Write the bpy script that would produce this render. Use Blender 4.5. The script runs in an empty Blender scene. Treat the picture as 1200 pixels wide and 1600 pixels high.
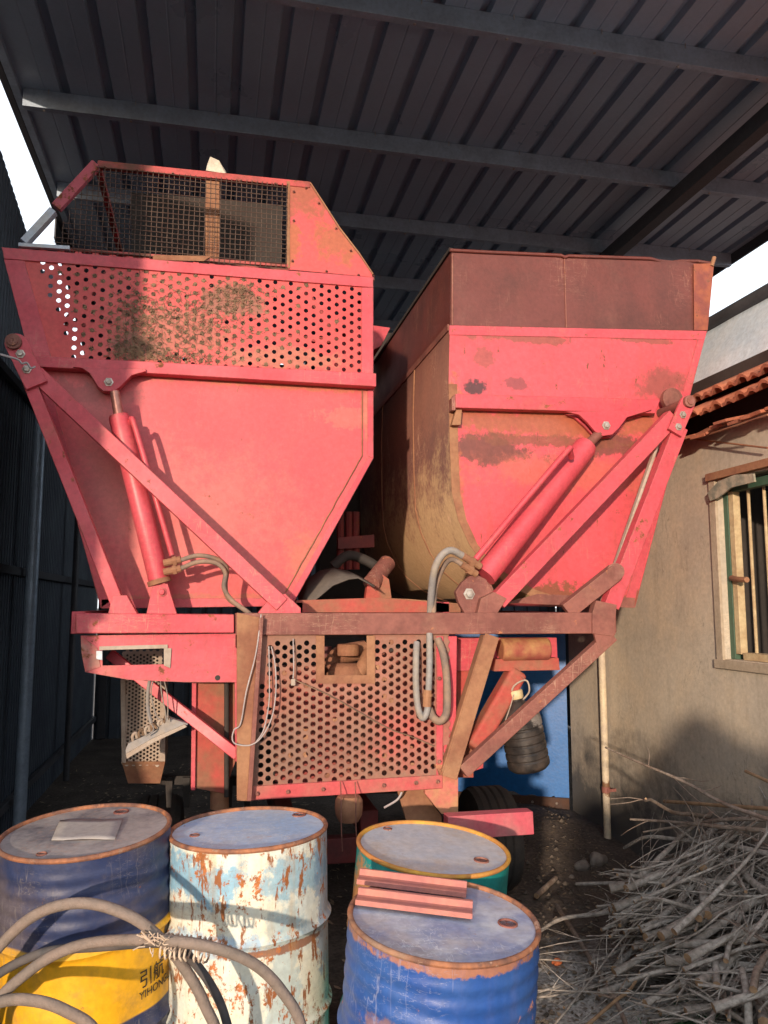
import bpy, bmesh, math, random
from mathutils import Vector, Matrix, noise as mnoise
R = math.radians
random.seed(7)
scene = bpy.context.scene
COL = scene.collection

# ------------------------------------------------------------------ camera
F, CX, CY, HZ, EYE, YAW = 1230.0, 600.0, 800.0, 945.0, 1.70, R(12.3)
PITCH = math.atan((HZ-CY)/F)
cam = bpy.data.cameras.new('camera'); camo = bpy.data.objects.new('camera', cam)
COL.objects.link(camo); scene.camera = camo
cam.sensor_fit = 'VERTICAL'; cam.sensor_height = 36; cam.lens = F/1600*36
cam.clip_start = 0.05; cam.clip_end = 2000
camo.location = (0, 0, EYE); camo.rotation_euler = (R(90)+PITCH, 0, -YAW)
FW = Vector((math.sin(YAW)*math.cos(PITCH), math.cos(YAW)*math.cos(PITCH), math.sin(PITCH)))
RT = Vector((math.cos(YAW), -math.sin(YAW), 0)); UPV = RT.cross(FW)
EYEP = Vector((0, 0, EYE))
def ray(px, py): return FW + RT*((px-CX)/F) + UPV*((CY-py)/F)
def P(px, py, Y): r = ray(px, py); return EYEP + r*(Y/r.y)
def PX(px, py, X): r = ray(px, py); return EYEP + r*(X/r.x)
def PZ(px, py, Z): r = ray(px, py); return EYEP + r*((Z-EYE)/r.z)
def PD(px, py, d): return EYEP + ray(px, py)*d

# ------------------------------------------------------------------ light
SUN_AZ, SUN_EL = R(24), R(7.2)
world = bpy.data.worlds.new('World'); scene.world = world; world.use_nodes = True
wn = world.node_tree; bg = wn.nodes['Background']
sky = wn.nodes.new('ShaderNodeTexSky'); sky.sky_type = 'NISHITA'; sky.sun_disc = False
sky.sun_elevation = SUN_EL; sky.sun_rotation = R(180)+SUN_AZ
sky.air_density = 1.0; sky.dust_density = 1.0; sky.ozone_density = 1.0
wn.links.new(sky.outputs[0], bg.inputs[0]); bg.inputs[1].default_value = 0.06
hz = wn.nodes.new('ShaderNodeBackground'); hz.inputs[0].default_value = (0.86, 0.92, 1.0, 1); hz.inputs[1].default_value = 1.35   # thin bright haze over the whole sky
ad = wn.nodes.new('ShaderNodeAddShader'); wn.links.new(bg.outputs[0], ad.inputs[0]); wn.links.new(hz.outputs[0], ad.inputs[1])
wn.links.new(ad.outputs[0], wn.nodes['World Output'].inputs[0])
sl = bpy.data.lights.new('sun', 'SUN'); sl.energy = 3.8; sl.angle = R(1.2); sl.color = (1.0, 0.79, 0.60)
so = bpy.data.objects.new('sun', sl); COL.objects.link(so)
ldir = Vector((math.sin(SUN_AZ)*math.cos(SUN_EL), math.cos(SUN_AZ)*math.cos(SUN_EL), -math.sin(SUN_EL)))
so.rotation_euler = ldir.to_track_quat('-Z', 'Y').to_euler(); so.location = (-3, -6, 8)
scene.view_settings.view_transform = 'Standard'; scene.view_settings.look = 'None'
scene.view_settings.gamma = 1; scene.view_settings.exposure = 0.22

# ------------------------------------------------------------------ materials
def mat(name, base, base2=None, vscale=2.5, rust=0.0, rustc=(0.16, 0.055, 0.022), rscale=9.0, dust=0.0,
        dustc=(0.30, 0.20, 0.12), rough=0.5, metal=0.0, bump=0.15, bscale=60, streak=0.0, blobs=(), spec=0.5,
        zbands=(), fine=0.12, streakc=None, vrust=0.0, dent=0.0, edge=0.0, edgec=(0.20, 0.09, 0.055), scratch=0.0, scratchc=(0.5, 0.3, 0.2)):
    m = bpy.data.materials.new(name); m.use_nodes = True
    nt = m.node_tree; N = nt.nodes; L = nt.links; bs = N['Principled BSDF']
    tc = N.new('ShaderNodeTexCoord').outputs['Object']
    def noise(s, det=6, rg=0.6, vec=tc, off=None, stretch=None):
        if off or stretch:
            mp = N.new('ShaderNodeMapping'); L.new(vec, mp.inputs[0])
            mp.inputs[1].default_value = off or (0, 0, 0); mp.inputs[3].default_value = stretch or (1, 1, 1)
            vec = mp.outputs[0]
        n = N.new('ShaderNodeTexNoise'); n.inputs['Scale'].default_value = s
        n.inputs['Detail'].default_value = det; n.inputs['Roughness'].default_value = rg
        L.new(vec, n.inputs['Vector']); return n.outputs[0]
    def ramp(f, a, b):
        r = N.new('ShaderNodeMapRange'); r.interpolation_type = 'SMOOTHSTEP'
        r.inputs[1].default_value = a; r.inputs[2].default_value = b; L.new(f, r.inputs[0]); return r.outputs[0]
    def math_(op, a, b):
        n = N.new('ShaderNodeMath'); n.operation = op
        for i, v in enumerate((a, b)):
            if isinstance(v, (int, float)): n.inputs[i].default_value = v
            else: L.new(v, n.inputs[i])
        return n.outputs[0]
    def mix(f, a, b):
        n = N.new('ShaderNodeMix'); n.data_type = 'RGBA'
        if isinstance(f, (int, float)): n.inputs[0].default_value = f
        else: L.new(f, n.inputs[0])
        for i, v in ((6, a), (7, b)):
            if isinstance(v, tuple): n.inputs[i].default_value = (*v[:3], 1)
            else: L.new(v, n.inputs[i])
        return n.outputs[2]
    big = noise(vscale, 5); fin = noise(45, 4, off=(3, 1, 7))
    col = mix(ramp(big, 0.35, 0.65), base, base2 or tuple(min(1, c*0.82) for c in base))
    sep = N.new('ShaderNodeSeparateXYZ'); L.new(tc, sep.inputs[0])
    for (z0, z1, c) in zbands:                      # painted bands between two heights
        zz = sep.outputs[2]
        f = math_('MULTIPLY', ramp(zz, z0-0.004, z0+0.004), math_('SUBTRACT', 1.0, ramp(zz, z1-0.004, z1+0.004)))
        col = mix(f, col, c)
    for (ctr, rx, rz, c, st, *so_) in blobs:              # worn, stained and tinted patches, noise-edged
        dx = math_('DIVIDE', math_('SUBTRACT', sep.outputs[0], ctr[0]), rx)
        dz = math_('DIVIDE', math_('SUBTRACT', sep.outputs[2], ctr[2]), rz)
        d = math_('SQRT', math_('ADD', math_('MULTIPLY', dx, dx), math_('MULTIPLY', dz, dz)), 0)
        nb = noise(5.5, 8, 0.72, off=(ctr[0], 2, ctr[2]))
        nf = noise(38, 5, 0.7, off=(ctr[2], 1, ctr[0]))
        d2 = math_('ADD', math_('ADD', d, math_('MULTIPLY', math_('SUBTRACT', nb, 0.5), 3.2)), math_('MULTIPLY', math_('SUBTRACT', nf, 0.5), 1.6))
        f = math_('MULTIPLY', math_('SUBTRACT', 1.0, ramp(d2, 0.75-(so_[0] if so_ else 0.05), 1.1+(so_[0] if so_ else 0.0))), st)
        col = mix(f, col, c)
    rg = rough
    if streak:
        sn = noise(14, 5, 0.65, stretch=(1, 1, 0.10), off=(5, 2, 1))
        col = mix(math_('MULTIPLY', ramp(sn, 0.50, 0.72), streak), col, streakc or rustc)
    if vrust:                                       # runs of rust below pits
        v1 = noise(34, 6, 0.7, stretch=(1, 1, 0.28), off=(3, 5, 1)); v2 = noise(5, 3, off=(4, 1, 6))
        vv = math_('ADD', math_('MULTIPLY', v1, 0.72), math_('MULTIPLY', v2, 0.28))
        col = mix(ramp(vv, 0.66-vrust*0.2, 0.70-vrust*0.2), col, rustc)
    rf = None
    if rust:
        n1 = noise(rscale, 10, 0.75, off=(1, 9, 4)); n2 = noise(rscale*0.28, 3, off=(7, 7, 2))
        s = math_('ADD', math_('MULTIPLY', n1, 0.7), math_('MULTIPLY', n2, 0.3))
        th = 0.64-rust*0.26
        rf = ramp(s, th, th+0.045)
        rc = mix(ramp(noise(30, 4, off=(2, 2, 2)), 0.35, 0.65), rustc, tuple(c*1.9 for c in rustc))
        col = mix(rf, col, rc)
    if dust:
        dn = noise(3.3, 7, 0.7, off=(11, 3, 5))
        col = mix(math_('MULTIPLY', ramp(dn, 0.62-dust*0.45, 0.80-dust*0.25), min(0.92, 0.45+dust*0.5)), col, dustc)
    if scratch:
        sn = noise(9, 3, 0.5, stretch=(2.4, 1, 0.25), off=(4, 4, 8)); s2 = noise(22, 4, 0.6, stretch=(0.3, 1, 2.2), off=(2, 8, 8)); s3 = noise(2.2, 2, off=(8, 8, 1))
        a1 = math_('SUBTRACT', 1.0, ramp(math_('ABSOLUTE', math_('SUBTRACT', sn, 0.5), 0), 0.0, 0.011))
        a2 = math_('SUBTRACT', 1.0, ramp(math_('ABSOLUTE', math_('SUBTRACT', s2, 0.5), 0), 0.0, 0.012))
        col = mix(math_('MULTIPLY', math_('MULTIPLY', math_('MAXIMUM', a1, a2), ramp(s3, 0.5, 0.65)), scratch), col, scratchc)
    if edge:
        bv = N.new('ShaderNodeBevel'); bv.samples = 3; bv.inputs[0].default_value = 0.010
        ge = N.new('ShaderNodeNewGeometry'); dp = N.new('ShaderNodeVectorMath'); dp.operation = 'DOT_PRODUCT'
        L.new(bv.outputs[0], dp.inputs[0]); L.new(ge.outputs['Normal'], dp.inputs[1])
        en = noise(16, 6, 0.7, off=(6, 6, 6))
        w = math_('MULTIPLY', ramp(math_('SUBTRACT', 1.0, dp.outputs['Value']), 0.01, 0.10), ramp(en, 0.46, 0.60))
        col = mix(math_('MULTIPLY', w, edge), col, edgec)
    fm = N.new('ShaderNodeMapRange'); fm.inputs[1].default_value = 0.3; fm.inputs[2].default_value = 0.7
    fm.inputs[3].default_value = 1-fine; fm.inputs[4].default_value = 1+fine; L.new(fin, fm.inputs[0])
    vm = N.new('ShaderNodeVectorMath'); vm.operation = 'SCALE'; L.new(col, vm.inputs[0]); L.new(fm.outputs[0], vm.inputs['Scale'])
    L.new(vm.outputs[0], bs.inputs['Base Color'])
    bs.inputs['Metallic'].default_value = metal; bs.inputs['Specular IOR Level'].default_value = spec
    rr = N.new('ShaderNodeMapRange'); L.new(big, rr.inputs[0]); rr.inputs[1].default_value = 0.3; rr.inputs[2].default_value = 0.7
    rr.inputs[3].default_value = max(0.05, rg-0.1); rr.inputs[4].default_value = min(1, rg+0.15)
    if rf is not None:
        ad = math_('ADD', rr.outputs[0], math_('MULTIPLY', rf, 0.35)); L.new(ad, bs.inputs['Roughness'])
    else: L.new(rr.outputs[0], bs.inputs['Roughness'])
    if bump:
        bp = N.new('ShaderNodeBump'); bp.inputs['Strength'].default_value = bump; bp.inputs['Distance'].default_value = 0.006
        h = noise(bscale, 6, 0.6, off=(9, 9, 9))
        h = math_('ADD', h, math_('MULTIPLY', big, 3.0))
        if dent: h = math_('ADD', h, math_('MULTIPLY', noise(2.1, 2, 0.4, off=(13, 2, 5)), dent*6))
        if rf is not None: h = math_('ADD', h, math_('MULTIPLY', rf, 0.5))
        L.new(h, bp.inputs['Height']); L.new(bp.outputs[0], bs.inputs['Normal'])
    return m

# ------------------------------------------------------------------ mesh helpers
ROOTLOC = {}
class MB:
    def __init__(s): s.v = []; s.f = []; s.mi = []
    def add(s, vs, fs, mi=0):
        o = len(s.v); s.v += [Vector(v) for v in vs]; s.f += [tuple(i+o for i in f) for f in fs]; s.mi += [mi]*len(fs); return s
    def box(s, c, d, rot=None, mi=0):
        c = Vector(c); h = [x/2 for x in d]
        vs = [Vector((x*h[0], y*h[1], z*h[2])) for x in (-1, 1) for y in (-1, 1) for z in (-1, 1)]
        if rot is not None: vs = [rot @ v for v in vs]
        return s.add([v+c for v in vs], [(0,1,3,2),(4,6,7,5),(0,4,5,1),(2,3,7,6),(0,2,6,4),(1,5,7,3)], mi)
    def prism(s, pts, ext, mi=0):
        n = len(pts); e = Vector(ext); pts = [Vector(p) for p in pts]
        vs = pts + [p+e for p in pts]
        fs = [tuple(range(n))[::-1], tuple(range(n, 2*n))] + [(i, (i+1) % n, n+(i+1) % n, n+i) for i in range(n)]
        return s.add(vs, fs, mi)
    def bar(s, a, b, w, d, up=(0, 1, 0), mi=0, taper=1):
        """square section bar a-b; d = size along 'up', w = size across"""
        a = Vector(a); b = Vector(b); t = (b-a).normalized(); u = Vector(up); u = (u-t*u.dot(t)).normalized(); x = t.cross(u)
        vs = []
        for p, k in ((a, 1), (b, taper)):
            for sx, su in ((-1, -1), (1, -1), (1, 1), (-1, 1)): vs.append(p+x*(sx*w/2*k)+u*(su*d/2*k))
        return s.add(vs, [(0,1,2,3),(7,6,5,4),(0,4,5,1),(1,5,6,2),(2,6,7,3),(3,7,4,0)], mi)
    def tube(s, pts, r, n=10, caps=True, mi=0, capmi=None):
        pts = [Vector(p) for p in pts]; rs = r if isinstance(r, (list, tuple)) else [r]*len(pts)
        vs = []; t0 = None; u = None
        for i, p in enumerate(pts):
            t = ((pts[min(i+1, len(pts)-1)]-pts[max(i-1, 0)])).normalized()
            if u is None:
                u = Vector((0, 0, 1)) if abs(t.z) < 0.9 else Vector((1, 0, 0))
            u = (u-t*u.dot(t)).normalized(); x = t.cross(u)
            for k in range(n):
                a = 2*math.pi*k/n; vs.append(p+(x*math.cos(a)+u*math.sin(a))*rs[i])
        fs = []
        for i in range(len(pts)-1):
            for k in range(n): fs.append((i*n+k, i*n+(k+1) % n, (i+1)*n+(k+1) % n, (i+1)*n+k))
        s.add(vs, fs, mi)
        if caps:
            o = len(s.v)-len(vs); s.f += [tuple(o+k for k in range(n))[::-1], tuple(o+(len(pts)-1)*n+k for k in range(n))]
            s.mi += [mi if capmi is None else capmi]*2
        return s
    def lathe(s, prof, c, n=48, axis=None, mi=0, caps=True):
        """prof: (radius, height) list"""
        c = Vector(c); M = Matrix.Identity(3) if axis is None else Vector((0, 0, 1)).rotation_difference(Vector(axis)).to_matrix()
        vs = [c+M @ Vector((r*math.cos(2*math.pi*k/n), r*math.sin(2*math.pi*k/n), h)) for r, h in prof for k in range(n)]
        fs = [(i*n+k, i*n+(k+1) % n, (i+1)*n+(k+1) % n, (i+1)*n+k) for i in range(len(prof)-1) for k in range(n)]
        s.add(vs, fs, mi)
        o = len(s.v)-len(vs)
        if not caps: return s
        if prof[0][0] > 1e-5: s.f.append(tuple(o+k for k in range(n))[::-1]); s.mi.append(mi)
        if prof[-1][0] > 1e-5: s.f.append(tuple(o+(len(prof)-1)*n+k for k in range(n))); s.mi.append(mi)
        return s
    def build(s, name, m, parent=None, loc=None, smooth=None, bevel=0.0, solid=0.0, merge=False):
        if parent is not None: base = ROOTLOC[parent.name]
        else: base = Vector(loc or (0, 0, 0))
        me = bpy.data.meshes.new(name)
        me.from_pydata([tuple(v-base) for v in s.v], [], s.f)
        ms = m if isinstance(m, (list, tuple)) else [m]
        for q in ms: me.materials.append(q)
        for p, i in zip(me.polygons, s.mi): p.material_index = i
        bm = bmesh.new(); bm.from_mesh(me)
        if merge: bmesh.ops.remove_doubles(bm, verts=bm.verts, dist=1e-4)
        bmesh.ops.recalc_face_normals(bm, faces=bm.faces); bm.to_mesh(me); bm.free()
        o = bpy.data.objects.new(name, me); COL.objects.link(o)
        if parent is not None: o.parent = parent
        else: o.location = base
        ROOTLOC[o.name] = base
        if smooth is not None:
            for p in me.polygons: p.use_smooth = True
            me.set_sharp_from_angle(angle=R(smooth))
        if solid:
            q = o.modifiers.new('s', 'SOLIDIFY'); q.thickness = solid; q.offset = 0
        if bevel:
            q = o.modifiers.new('b', 'BEVEL'); q.width = bevel; q.segments = 2; q.limit_method = 'ANGLE'; q.angle_limit = R(40)
            if smooth is None:
                for p in me.polygons: p.use_smooth = True
                me.set_sharp_from_angle(angle=R(30))
                q.harden_normals = True
        return o
def tag(o, label=None, cat=None, group=None, kind=None):
    if label: o['label'] = label
    if cat: o['category'] = cat
    if group: o['group'] = group
    if kind: o['kind'] = kind
    return o
def thing(name, loc, label, cat, group=None):
    o = bpy.data.objects.new(name, None); COL.objects.link(o); o.location = loc; o.empty_display_size = 0.2
    ROOTLOC[o.name] = Vector(loc); return tag(o, label, cat, group)
def spline(pts, n=10):
    pts = [Vector(p) for p in pts]; out = []
    q = [2*pts[0]-pts[1]]+pts+[2*pts[-1]-pts[-2]]
    for i in range(1, len(q)-2):
        a, b, c, d = q[i-1:i+3]
        for k in range(n):
            t = k/n
            out.append(0.5*((2*b)+(c-a)*t+(2*a-5*b+4*c-d)*t*t+(3*b-a-3*c+d)*t**3))
    out.append(pts[-1]); return out

# perforated sheet: hexagon cells that share edges, round hole in each
def perf_sheet(mb, origin, ux, uz, w, h, pitch, hr, inside, hole=None, thick=0.003):
    """origin: lower-left corner; ux, uz: unit axes; cells staggered by columns"""
    a = pitch/2; Rr = a/math.cos(R(30)); cw = pitch*math.cos(R(30))
    nrm = ux.cross(uz)
    nx = int(w/cw)+2; nz = int(h/pitch)+2
    for i in range(-1, nx):
        for j in range(-1, nz):
            cx = i*cw; cz = j*pitch+(a if i % 2 else 0)
            st = inside(cx, cz)
            if not st: continue
            out = []
            for k in range(6):
                a0 = R(60*k); a1 = R(60*(k+1))
                p0 = (cx+Rr*math.cos(a0), cz+Rr*math.sin(a0)); p1 = (cx+Rr*math.cos(a1), cz+Rr*math.sin(a1))
                out += [p0, ((p0[0]+p1[0])/2, (p0[1]+p1[1])/2)]
            to3 = lambda q: origin+ux*q[0]+uz*q[1]
            if st == 2:
                mb.add([to3(q) for q in out], [tuple(range(12))])
            else:
                inn = [(cx+hr*math.cos(R(30*k)), cz+hr*math.sin(R(30*k))) for k in range(12)]
                mb.add([to3(q) for q in out+inn], [(k, (k+1) % 12, 12+(k+1) % 12, 12+k) for k in range(12)])
def inpoly(x, y, poly):
    c = False; n = len(poly)
    for i in range(n):
        x0, y0 = poly[i]; x1, y1 = poly[(i+1) % n]
        if (y0 > y) != (y1 > y) and x < (x1-x0)*(y-y0)/(y1-y0)+x0: c = not c
    return c
def polydist(x, y, poly):
    d = 1e9; n = len(poly)
    for i in range(n):
        x0, y0 = poly[i]; x1, y1 = poly[(i+1) % n]; dx, dy = x1-x0, y1-y0
        t = max(0, min(1, ((x-x0)*dx+(y-y0)*dy)/(dx*dx+dy*dy)))
        d = min(d, math.hypot(x-x0-t*dx, y-y0-t*dy))
    return d
def perf_poly(pts, pitch, hr, m, name, parent, thick=0.003, blocked=None, noholes=None, block=None, centres=None):
    """pts: outline on a plane y = const (world points)"""
    Y = pts[0].y; poly = [(p.x, p.z) for p in pts]
    x0 = min(p[0] for p in poly); x1 = max(p[0] for p in poly); z0 = min(p[1] for p in poly); z1 = max(p[1] for p in poly)
    mb = MB()
    def ins(cx, cz):
        x, z = x0+cx, z0+cz
        i = inpoly(x, z, poly); d = polydist(x, z, poly)
        if block and inpoly(x, z, block): return 0
        if i and d > hr*1.0: return 2 if (noholes and noholes(x, z)) else 1
        if i or d < pitch*0.55: return 2
        return 0
    if centres is not None:
        cw = pitch*math.cos(R(30))
        for i in range(-1, int((x1-x0)/cw)+2):
            for j in range(-1, int((z1-z0)/pitch)+2):
                q = (i*cw, j*pitch+(pitch/2 if i % 2 else 0))
                if ins(*q) == 1: centres.append(Vector((x0+q[0], Y, z0+q[1])))
    perf_sheet(mb, Vector((x0, Y, z0)), Vector((1, 0, 0)), Vector((0, 0, 1)), x1-x0, z1-z0, pitch, hr, ins)
    return mb.build(name, m, parent, merge=True, solid=thick)

# ================================================================== MATERIALS
HB = Vector((1.0, 4.2, 0))     # harvester base
def loc(v): return tuple(v-HB)
YH = 3.95                      # hopper front plane
YB = 3.65                      # frame beam front plane
RED = (0.57, 0.085, 0.110); RED2 = (0.53, 0.060, 0.085)
RUSTY = (0.155, 0.060, 0.040)
def PB(px, py, Y=YH): return loc(P(px, py, Y))
M = {}
M['red'] = mat('red_paint', RED, RED2, rust=0.24, rscale=16, dust=0.22, dustc=(0.42, 0.14, 0.10), rough=0.5, streak=0.15, edge=0.9, scratch=0.4)
M['red_clean'] = mat('red_paint_clean', RED, RED2, rust=0.14, rscale=18, dust=0.15, dustc=(0.45, 0.15, 0.11), rough=0.48, edge=0.8, scratch=0.3)
M['red_left'] = mat('red_hopper_sheet', (0.60, 0.092, 0.095), (0.56, 0.072, 0.09), vscale=1.3, rust=0.10, vrust=0.05, dent=3, scratch=0.15, scratchc=(0.6, 0.25, 0.2), rough=0.38, bump=0.10,
    blobs=[(PB(380, 940), 0.9, 0.035, (0.40, 0.12, 0.07), 0.7), (PB(560, 655), 0.25, 0.05, (0.62, 0.16, 0.12), 0.5),
           (PB(120, 620), 0.25, 0.08, (0.30, 0.06, 0.06), 0.6), (PB(450, 600), 0.65, 0.03, (0.45, 0.14, 0.06), 0.7, 0.1), (PB(300, 800), 0.5, 0.3, (0.56, 0.16, 0.13), 0.45, 0.5), (PB(480, 880), 0.12, 0.12, (0.46, 0.15, 0.09), 0.6, 0.3), (PB(575, 640), 0.03, 0.2, (0.5, 0.17, 0.10), 0.6, 0.2), (PB(170, 700), 0.12, 0.5, (0.40, 0.08, 0.08), 0.6, 0.4)], streak=0.06)
M['red_perf'] = mat('red_perforated_sheet', (0.60, 0.085, 0.080), (0.57, 0.07, 0.075), rust=0.02, rough=0.5,
    blobs=[(PB(210, 540), 0.12, 0.07, (0.16, 0.10, 0.07), 0.6), (PB(360, 470), 0.16, 0.09, (0.20, 0.12, 0.07), 0.7),
           (PB(450, 560), 0.3, 0.06, (0.40, 0.16, 0.10), 0.7), (PB(270, 520), 0.25, 0.12, (0.30, 0.14, 0.08), 0.5), (PB(90, 405), 0.14, 0.03, (0.24, 0.2, 0.17), 0.7)])
M['cage_sheet'] = mat('cage_end_sheet', (0.62, 0.085, 0.085), (0.60, 0.09, 0.10), rust=0.05, rough=0.5,
    blobs=[(PB(465, 300), 0.24, 0.15, (0.34, 0.105, 0.055), 0.85, 0.12), (PB(535, 370), 0.12, 0.12, (0.38, 0.12, 0.05), 0.8, 0.1),
           (PB(455, 380), 0.07, 0.13, (0.36, 0.13, 0.04), 0.7)])
M['cage_frame'] = mat('cage_frame_paint', (0.50, 0.075, 0.075), RUSTY, vscale=7, rust=0.35, rscale=18, rough=0.6)
M['red_right'] = mat('red_hopper_front', (0.60, 0.090, 0.112), (0.62, 0.075, 0.095), vscale=1.5, rust=0.14, rscale=16, rough=0.42, streak=0.32, streakc=(0.34, 0.08, 0.06), dent=3, scratch=0.3,
    blobs=[(PB(860, 662), 0.95, 0.085, (0.34, 0.105, 0.05), 0.9, 0.15), (PB(770, 706), 0.34, 0.075, (0.16, 0.055, 0.042), 0.95),
           (PB(970, 700), 0.24, 0.065, (0.16, 0.055, 0.042), 0.9), (PB(860, 690), 0.6, 0.035, (0.20, 0.07, 0.04), 0.8), (PB(900, 945), 0.7, 0.11, (0.21, 0.075, 0.04), 0.95),
           (PB(742, 605), 0.06, 0.045, (0.05, 0.03, 0.03), 0.9), (PB(808, 600), 0.07, 0.03, (0.20, 0.06, 0.06), 0.7), (PB(708, 800), 0.05, 0.65, (0.40, 0.11, 0.05), 0.8),
           (PB(1040, 600), 0.16, 0.09, (0.18, 0.07, 0.05), 0.7, 0.2), (PB(820, 528), 0.35, 0.03, (0.26, 0.08, 0.055), 0.8), (PB(1000, 532), 0.2, 0.02, (0.26, 0.08, 0.055), 0.8),
           (PB(755, 560), 0.06, 0.05, (0.26, 0.08, 0.055), 0.6), (PB(865, 740), 0.5, 0.09, (0.52, 0.13, 0.09), 0.6, 0.3)], vrust=0.24)
M['rust_sheet'] = mat('rusted_sheet', (0.16, 0.043, 0.034), (0.105, 0.034, 0.030), vscale=2.2, rust=0.14, rustc=(0.075, 0.03, 0.026), rough=0.5, bump=0.2, scratch=0.6, scratchc=(0.34, 0.16, 0.11), dust=0.2, dustc=(0.17, 0.075, 0.055),
    streak=0.08, streakc=(0.24, 0.10, 0.07), dent=4)
M['side_sheet'] = mat('tan_brown_hopper_side', (0.16, 0.060, 0.045), (0.11, 0.05, 0.042), vscale=1.3, rust=0.06, rough=0.7, bump=0.12, scratch=0.4,
    blobs=[(PB(700, 880), 3.0, 0.50, (0.36, 0.235, 0.125), 0.9, 0.45), (PB(690, 600), 3.0, 0.22, (0.20, 0.085, 0.055), 0.5, 0.5)], streak=0.15, streakc=(0.12, 0.055, 0.04))  # tan towards the bottom, reddish brown above
M['brown'] = mat('rusty_brown_steel', (0.26, 0.095, 0.075), (0.17, 0.060, 0.05), vscale=5, rust=0.22, rscale=20, rustc=(0.26, 0.10, 0.05), dust=0.3, dustc=(0.30, 0.165, 0.115), rough=0.7, bump=0.3, scratch=0.7, scratchc=(0.45, 0.28, 0.2), edge=0.4, edgec=(0.36, 0.2, 0.13))
M['brown_dust'] = mat('dusty_brown_steel', (0.34, 0.17, 0.09), (0.24, 0.10, 0.06), vscale=4, rust=0.12, rscale=20, dust=0.3, dustc=(0.36, 0.21, 0.12), rough=0.85, bump=0.3)
M['guard'] = mat('dusty_red_guard', (0.36, 0.105, 0.075), (0.27, 0.14, 0.10), vscale=2.4, rust=0.02, dust=0.5, dustc=(0.27, 0.165, 0.12), rough=0.8,
    blobs=[(PB(640, 1160, YB), 0.16, 0.13, (0.52, 0.09, 0.085), 0.8, 0.3), (PB(560, 1060, YB), 0.3, 0.10, (0.40, 0.18, 0.13), 0.5, 0.3), (PB(480, 1180, YB), 0.3, 0.16, (0.20, 0.12, 0.095), 0.6, 0.3)])
M['guard_back'] = mat('dusty_engine_wall', (0.20, 0.09, 0.06), (0.30, 0.055, 0.05), vscale=3, dust=0.3, dustc=(0.18, 0.11, 0.08), rough=0.9)
M['mixed'] = mat('muddy_red_paint', (0.45, 0.06, 0.05), (0.26, 0.12, 0.07), vscale=4.5, rust=0.15, dust=0.35, dustc=(0.28, 0.15, 0.09), rough=0.75)
M['dark'] = mat('grime_and_shade', (0.03, 0.026, 0.024), (0.05, 0.04, 0.035), rough=0.8)  # dark tone for grimy parts and for sheets standing in for shade
M['darkred'] = mat('dark_red_paint', (0.20, 0.02, 0.02), (0.10, 0.03, 0.03), rust=0.2, rough=0.6)
M['zinc'] = mat('zinc_bolt', (0.50, 0.47, 0.43), (0.36, 0.30, 0.26), vscale=30, rough=0.45, metal=0.5, bump=0)
M['rod'] = mat('cylinder_rod', (0.40, 0.20, 0.16), (0.30, 0.12, 0.1), vscale=8, rough=0.35, metal=0.3)
M['wire'] = mat('mesh_wire', (0.13, 0.085, 0.065), (0.09, 0.05, 0.04), vscale=20, rough=0.7, metal=0.2, bump=0)
M['hose'] = mat('dusty_hose', (0.30, 0.20, 0.14), (0.18, 0.14, 0.12), vscale=12, rough=0.8, dust=0.2, dustc=(0.4, 0.26, 0.18))
M['hose_grey'] = mat('grey_hose', (0.26, 0.25, 0.25), (0.32, 0.27, 0.22), vscale=9, rough=0.7)
M['bighose'] = mat('dusty_rubber_hose', (0.19, 0.155, 0.13), (0.25, 0.195, 0.165), vscale=11, rough=0.85, dust=0.35, dustc=(0.26, 0.19, 0.155), bump=0.5, bscale=140)
M['rubber'] = mat('tyre_rubber', (0.045, 0.042, 0.04), (0.075, 0.062, 0.052), vscale=8, dust=0.25, dustc=(0.14, 0.11, 0.085), rough=0.85)
M['flap'] = mat('rubber_flap', (0.085, 0.07, 0.06), (0.12, 0.10, 0.085), vscale=3, rough=0.8)
M['grey_paint'] = mat('dusty_grey_paint', (0.42, 0.36, 0.30), (0.36, 0.28, 0.22), vscale=5, rough=0.8, dust=0.2, dustc=(0.40, 0.31, 0.23))
M['cream'] = mat('bare_pale_steel', (0.42, 0.47, 0.55), (0.5, 0.5, 0.5), vscale=8, rough=0.45, metal=0.3)
M['cable'] = mat('pale_cable', (0.42, 0.38, 0.38), (0.35, 0.3, 0.3), vscale=10, rough=0.6, bump=0)
M['white_scrap'] = mat('white_scrap', (0.72, 0.66, 0.55), (0.55, 0.48, 0.38), vscale=14, rough=0.8)
M['straw'] = mat('dry_debris', (0.27, 0.17, 0.105), (0.13, 0.085, 0.055), vscale=30, rough=0.95, bump=0)
M['roof'] = mat('roof_sheet', (0.27, 0.36, 0.47), (0.31, 0.40, 0.51), vscale=1.2, rough=0.32, bump=0.12, bscale=12, streak=0, fine=0.05, spec=0.7)
M['purlin'] = mat('purlin_steel', (0.36, 0.44, 0.54), (0.30, 0.36, 0.44), vscale=6, rough=0.5, metal=0.35, rust=0.0)
M['rafter'] = mat('rafter_steel', (0.05, 0.052, 0.06), (0.07, 0.07, 0.078), rough=0.6)
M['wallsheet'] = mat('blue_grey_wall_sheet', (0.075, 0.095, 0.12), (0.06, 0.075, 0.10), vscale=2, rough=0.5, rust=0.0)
M['plaster'] = mat('cement_render', (0.53, 0.465, 0.375), (0.43, 0.375, 0.305), vscale=1.4, rough=0.92, bump=0.25, bscale=35, streak=0.22, streakc=(0.24, 0.19, 0.14), fine=0.10,
    dust=0.15, dustc=(0.40, 0.33, 0.25))

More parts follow.
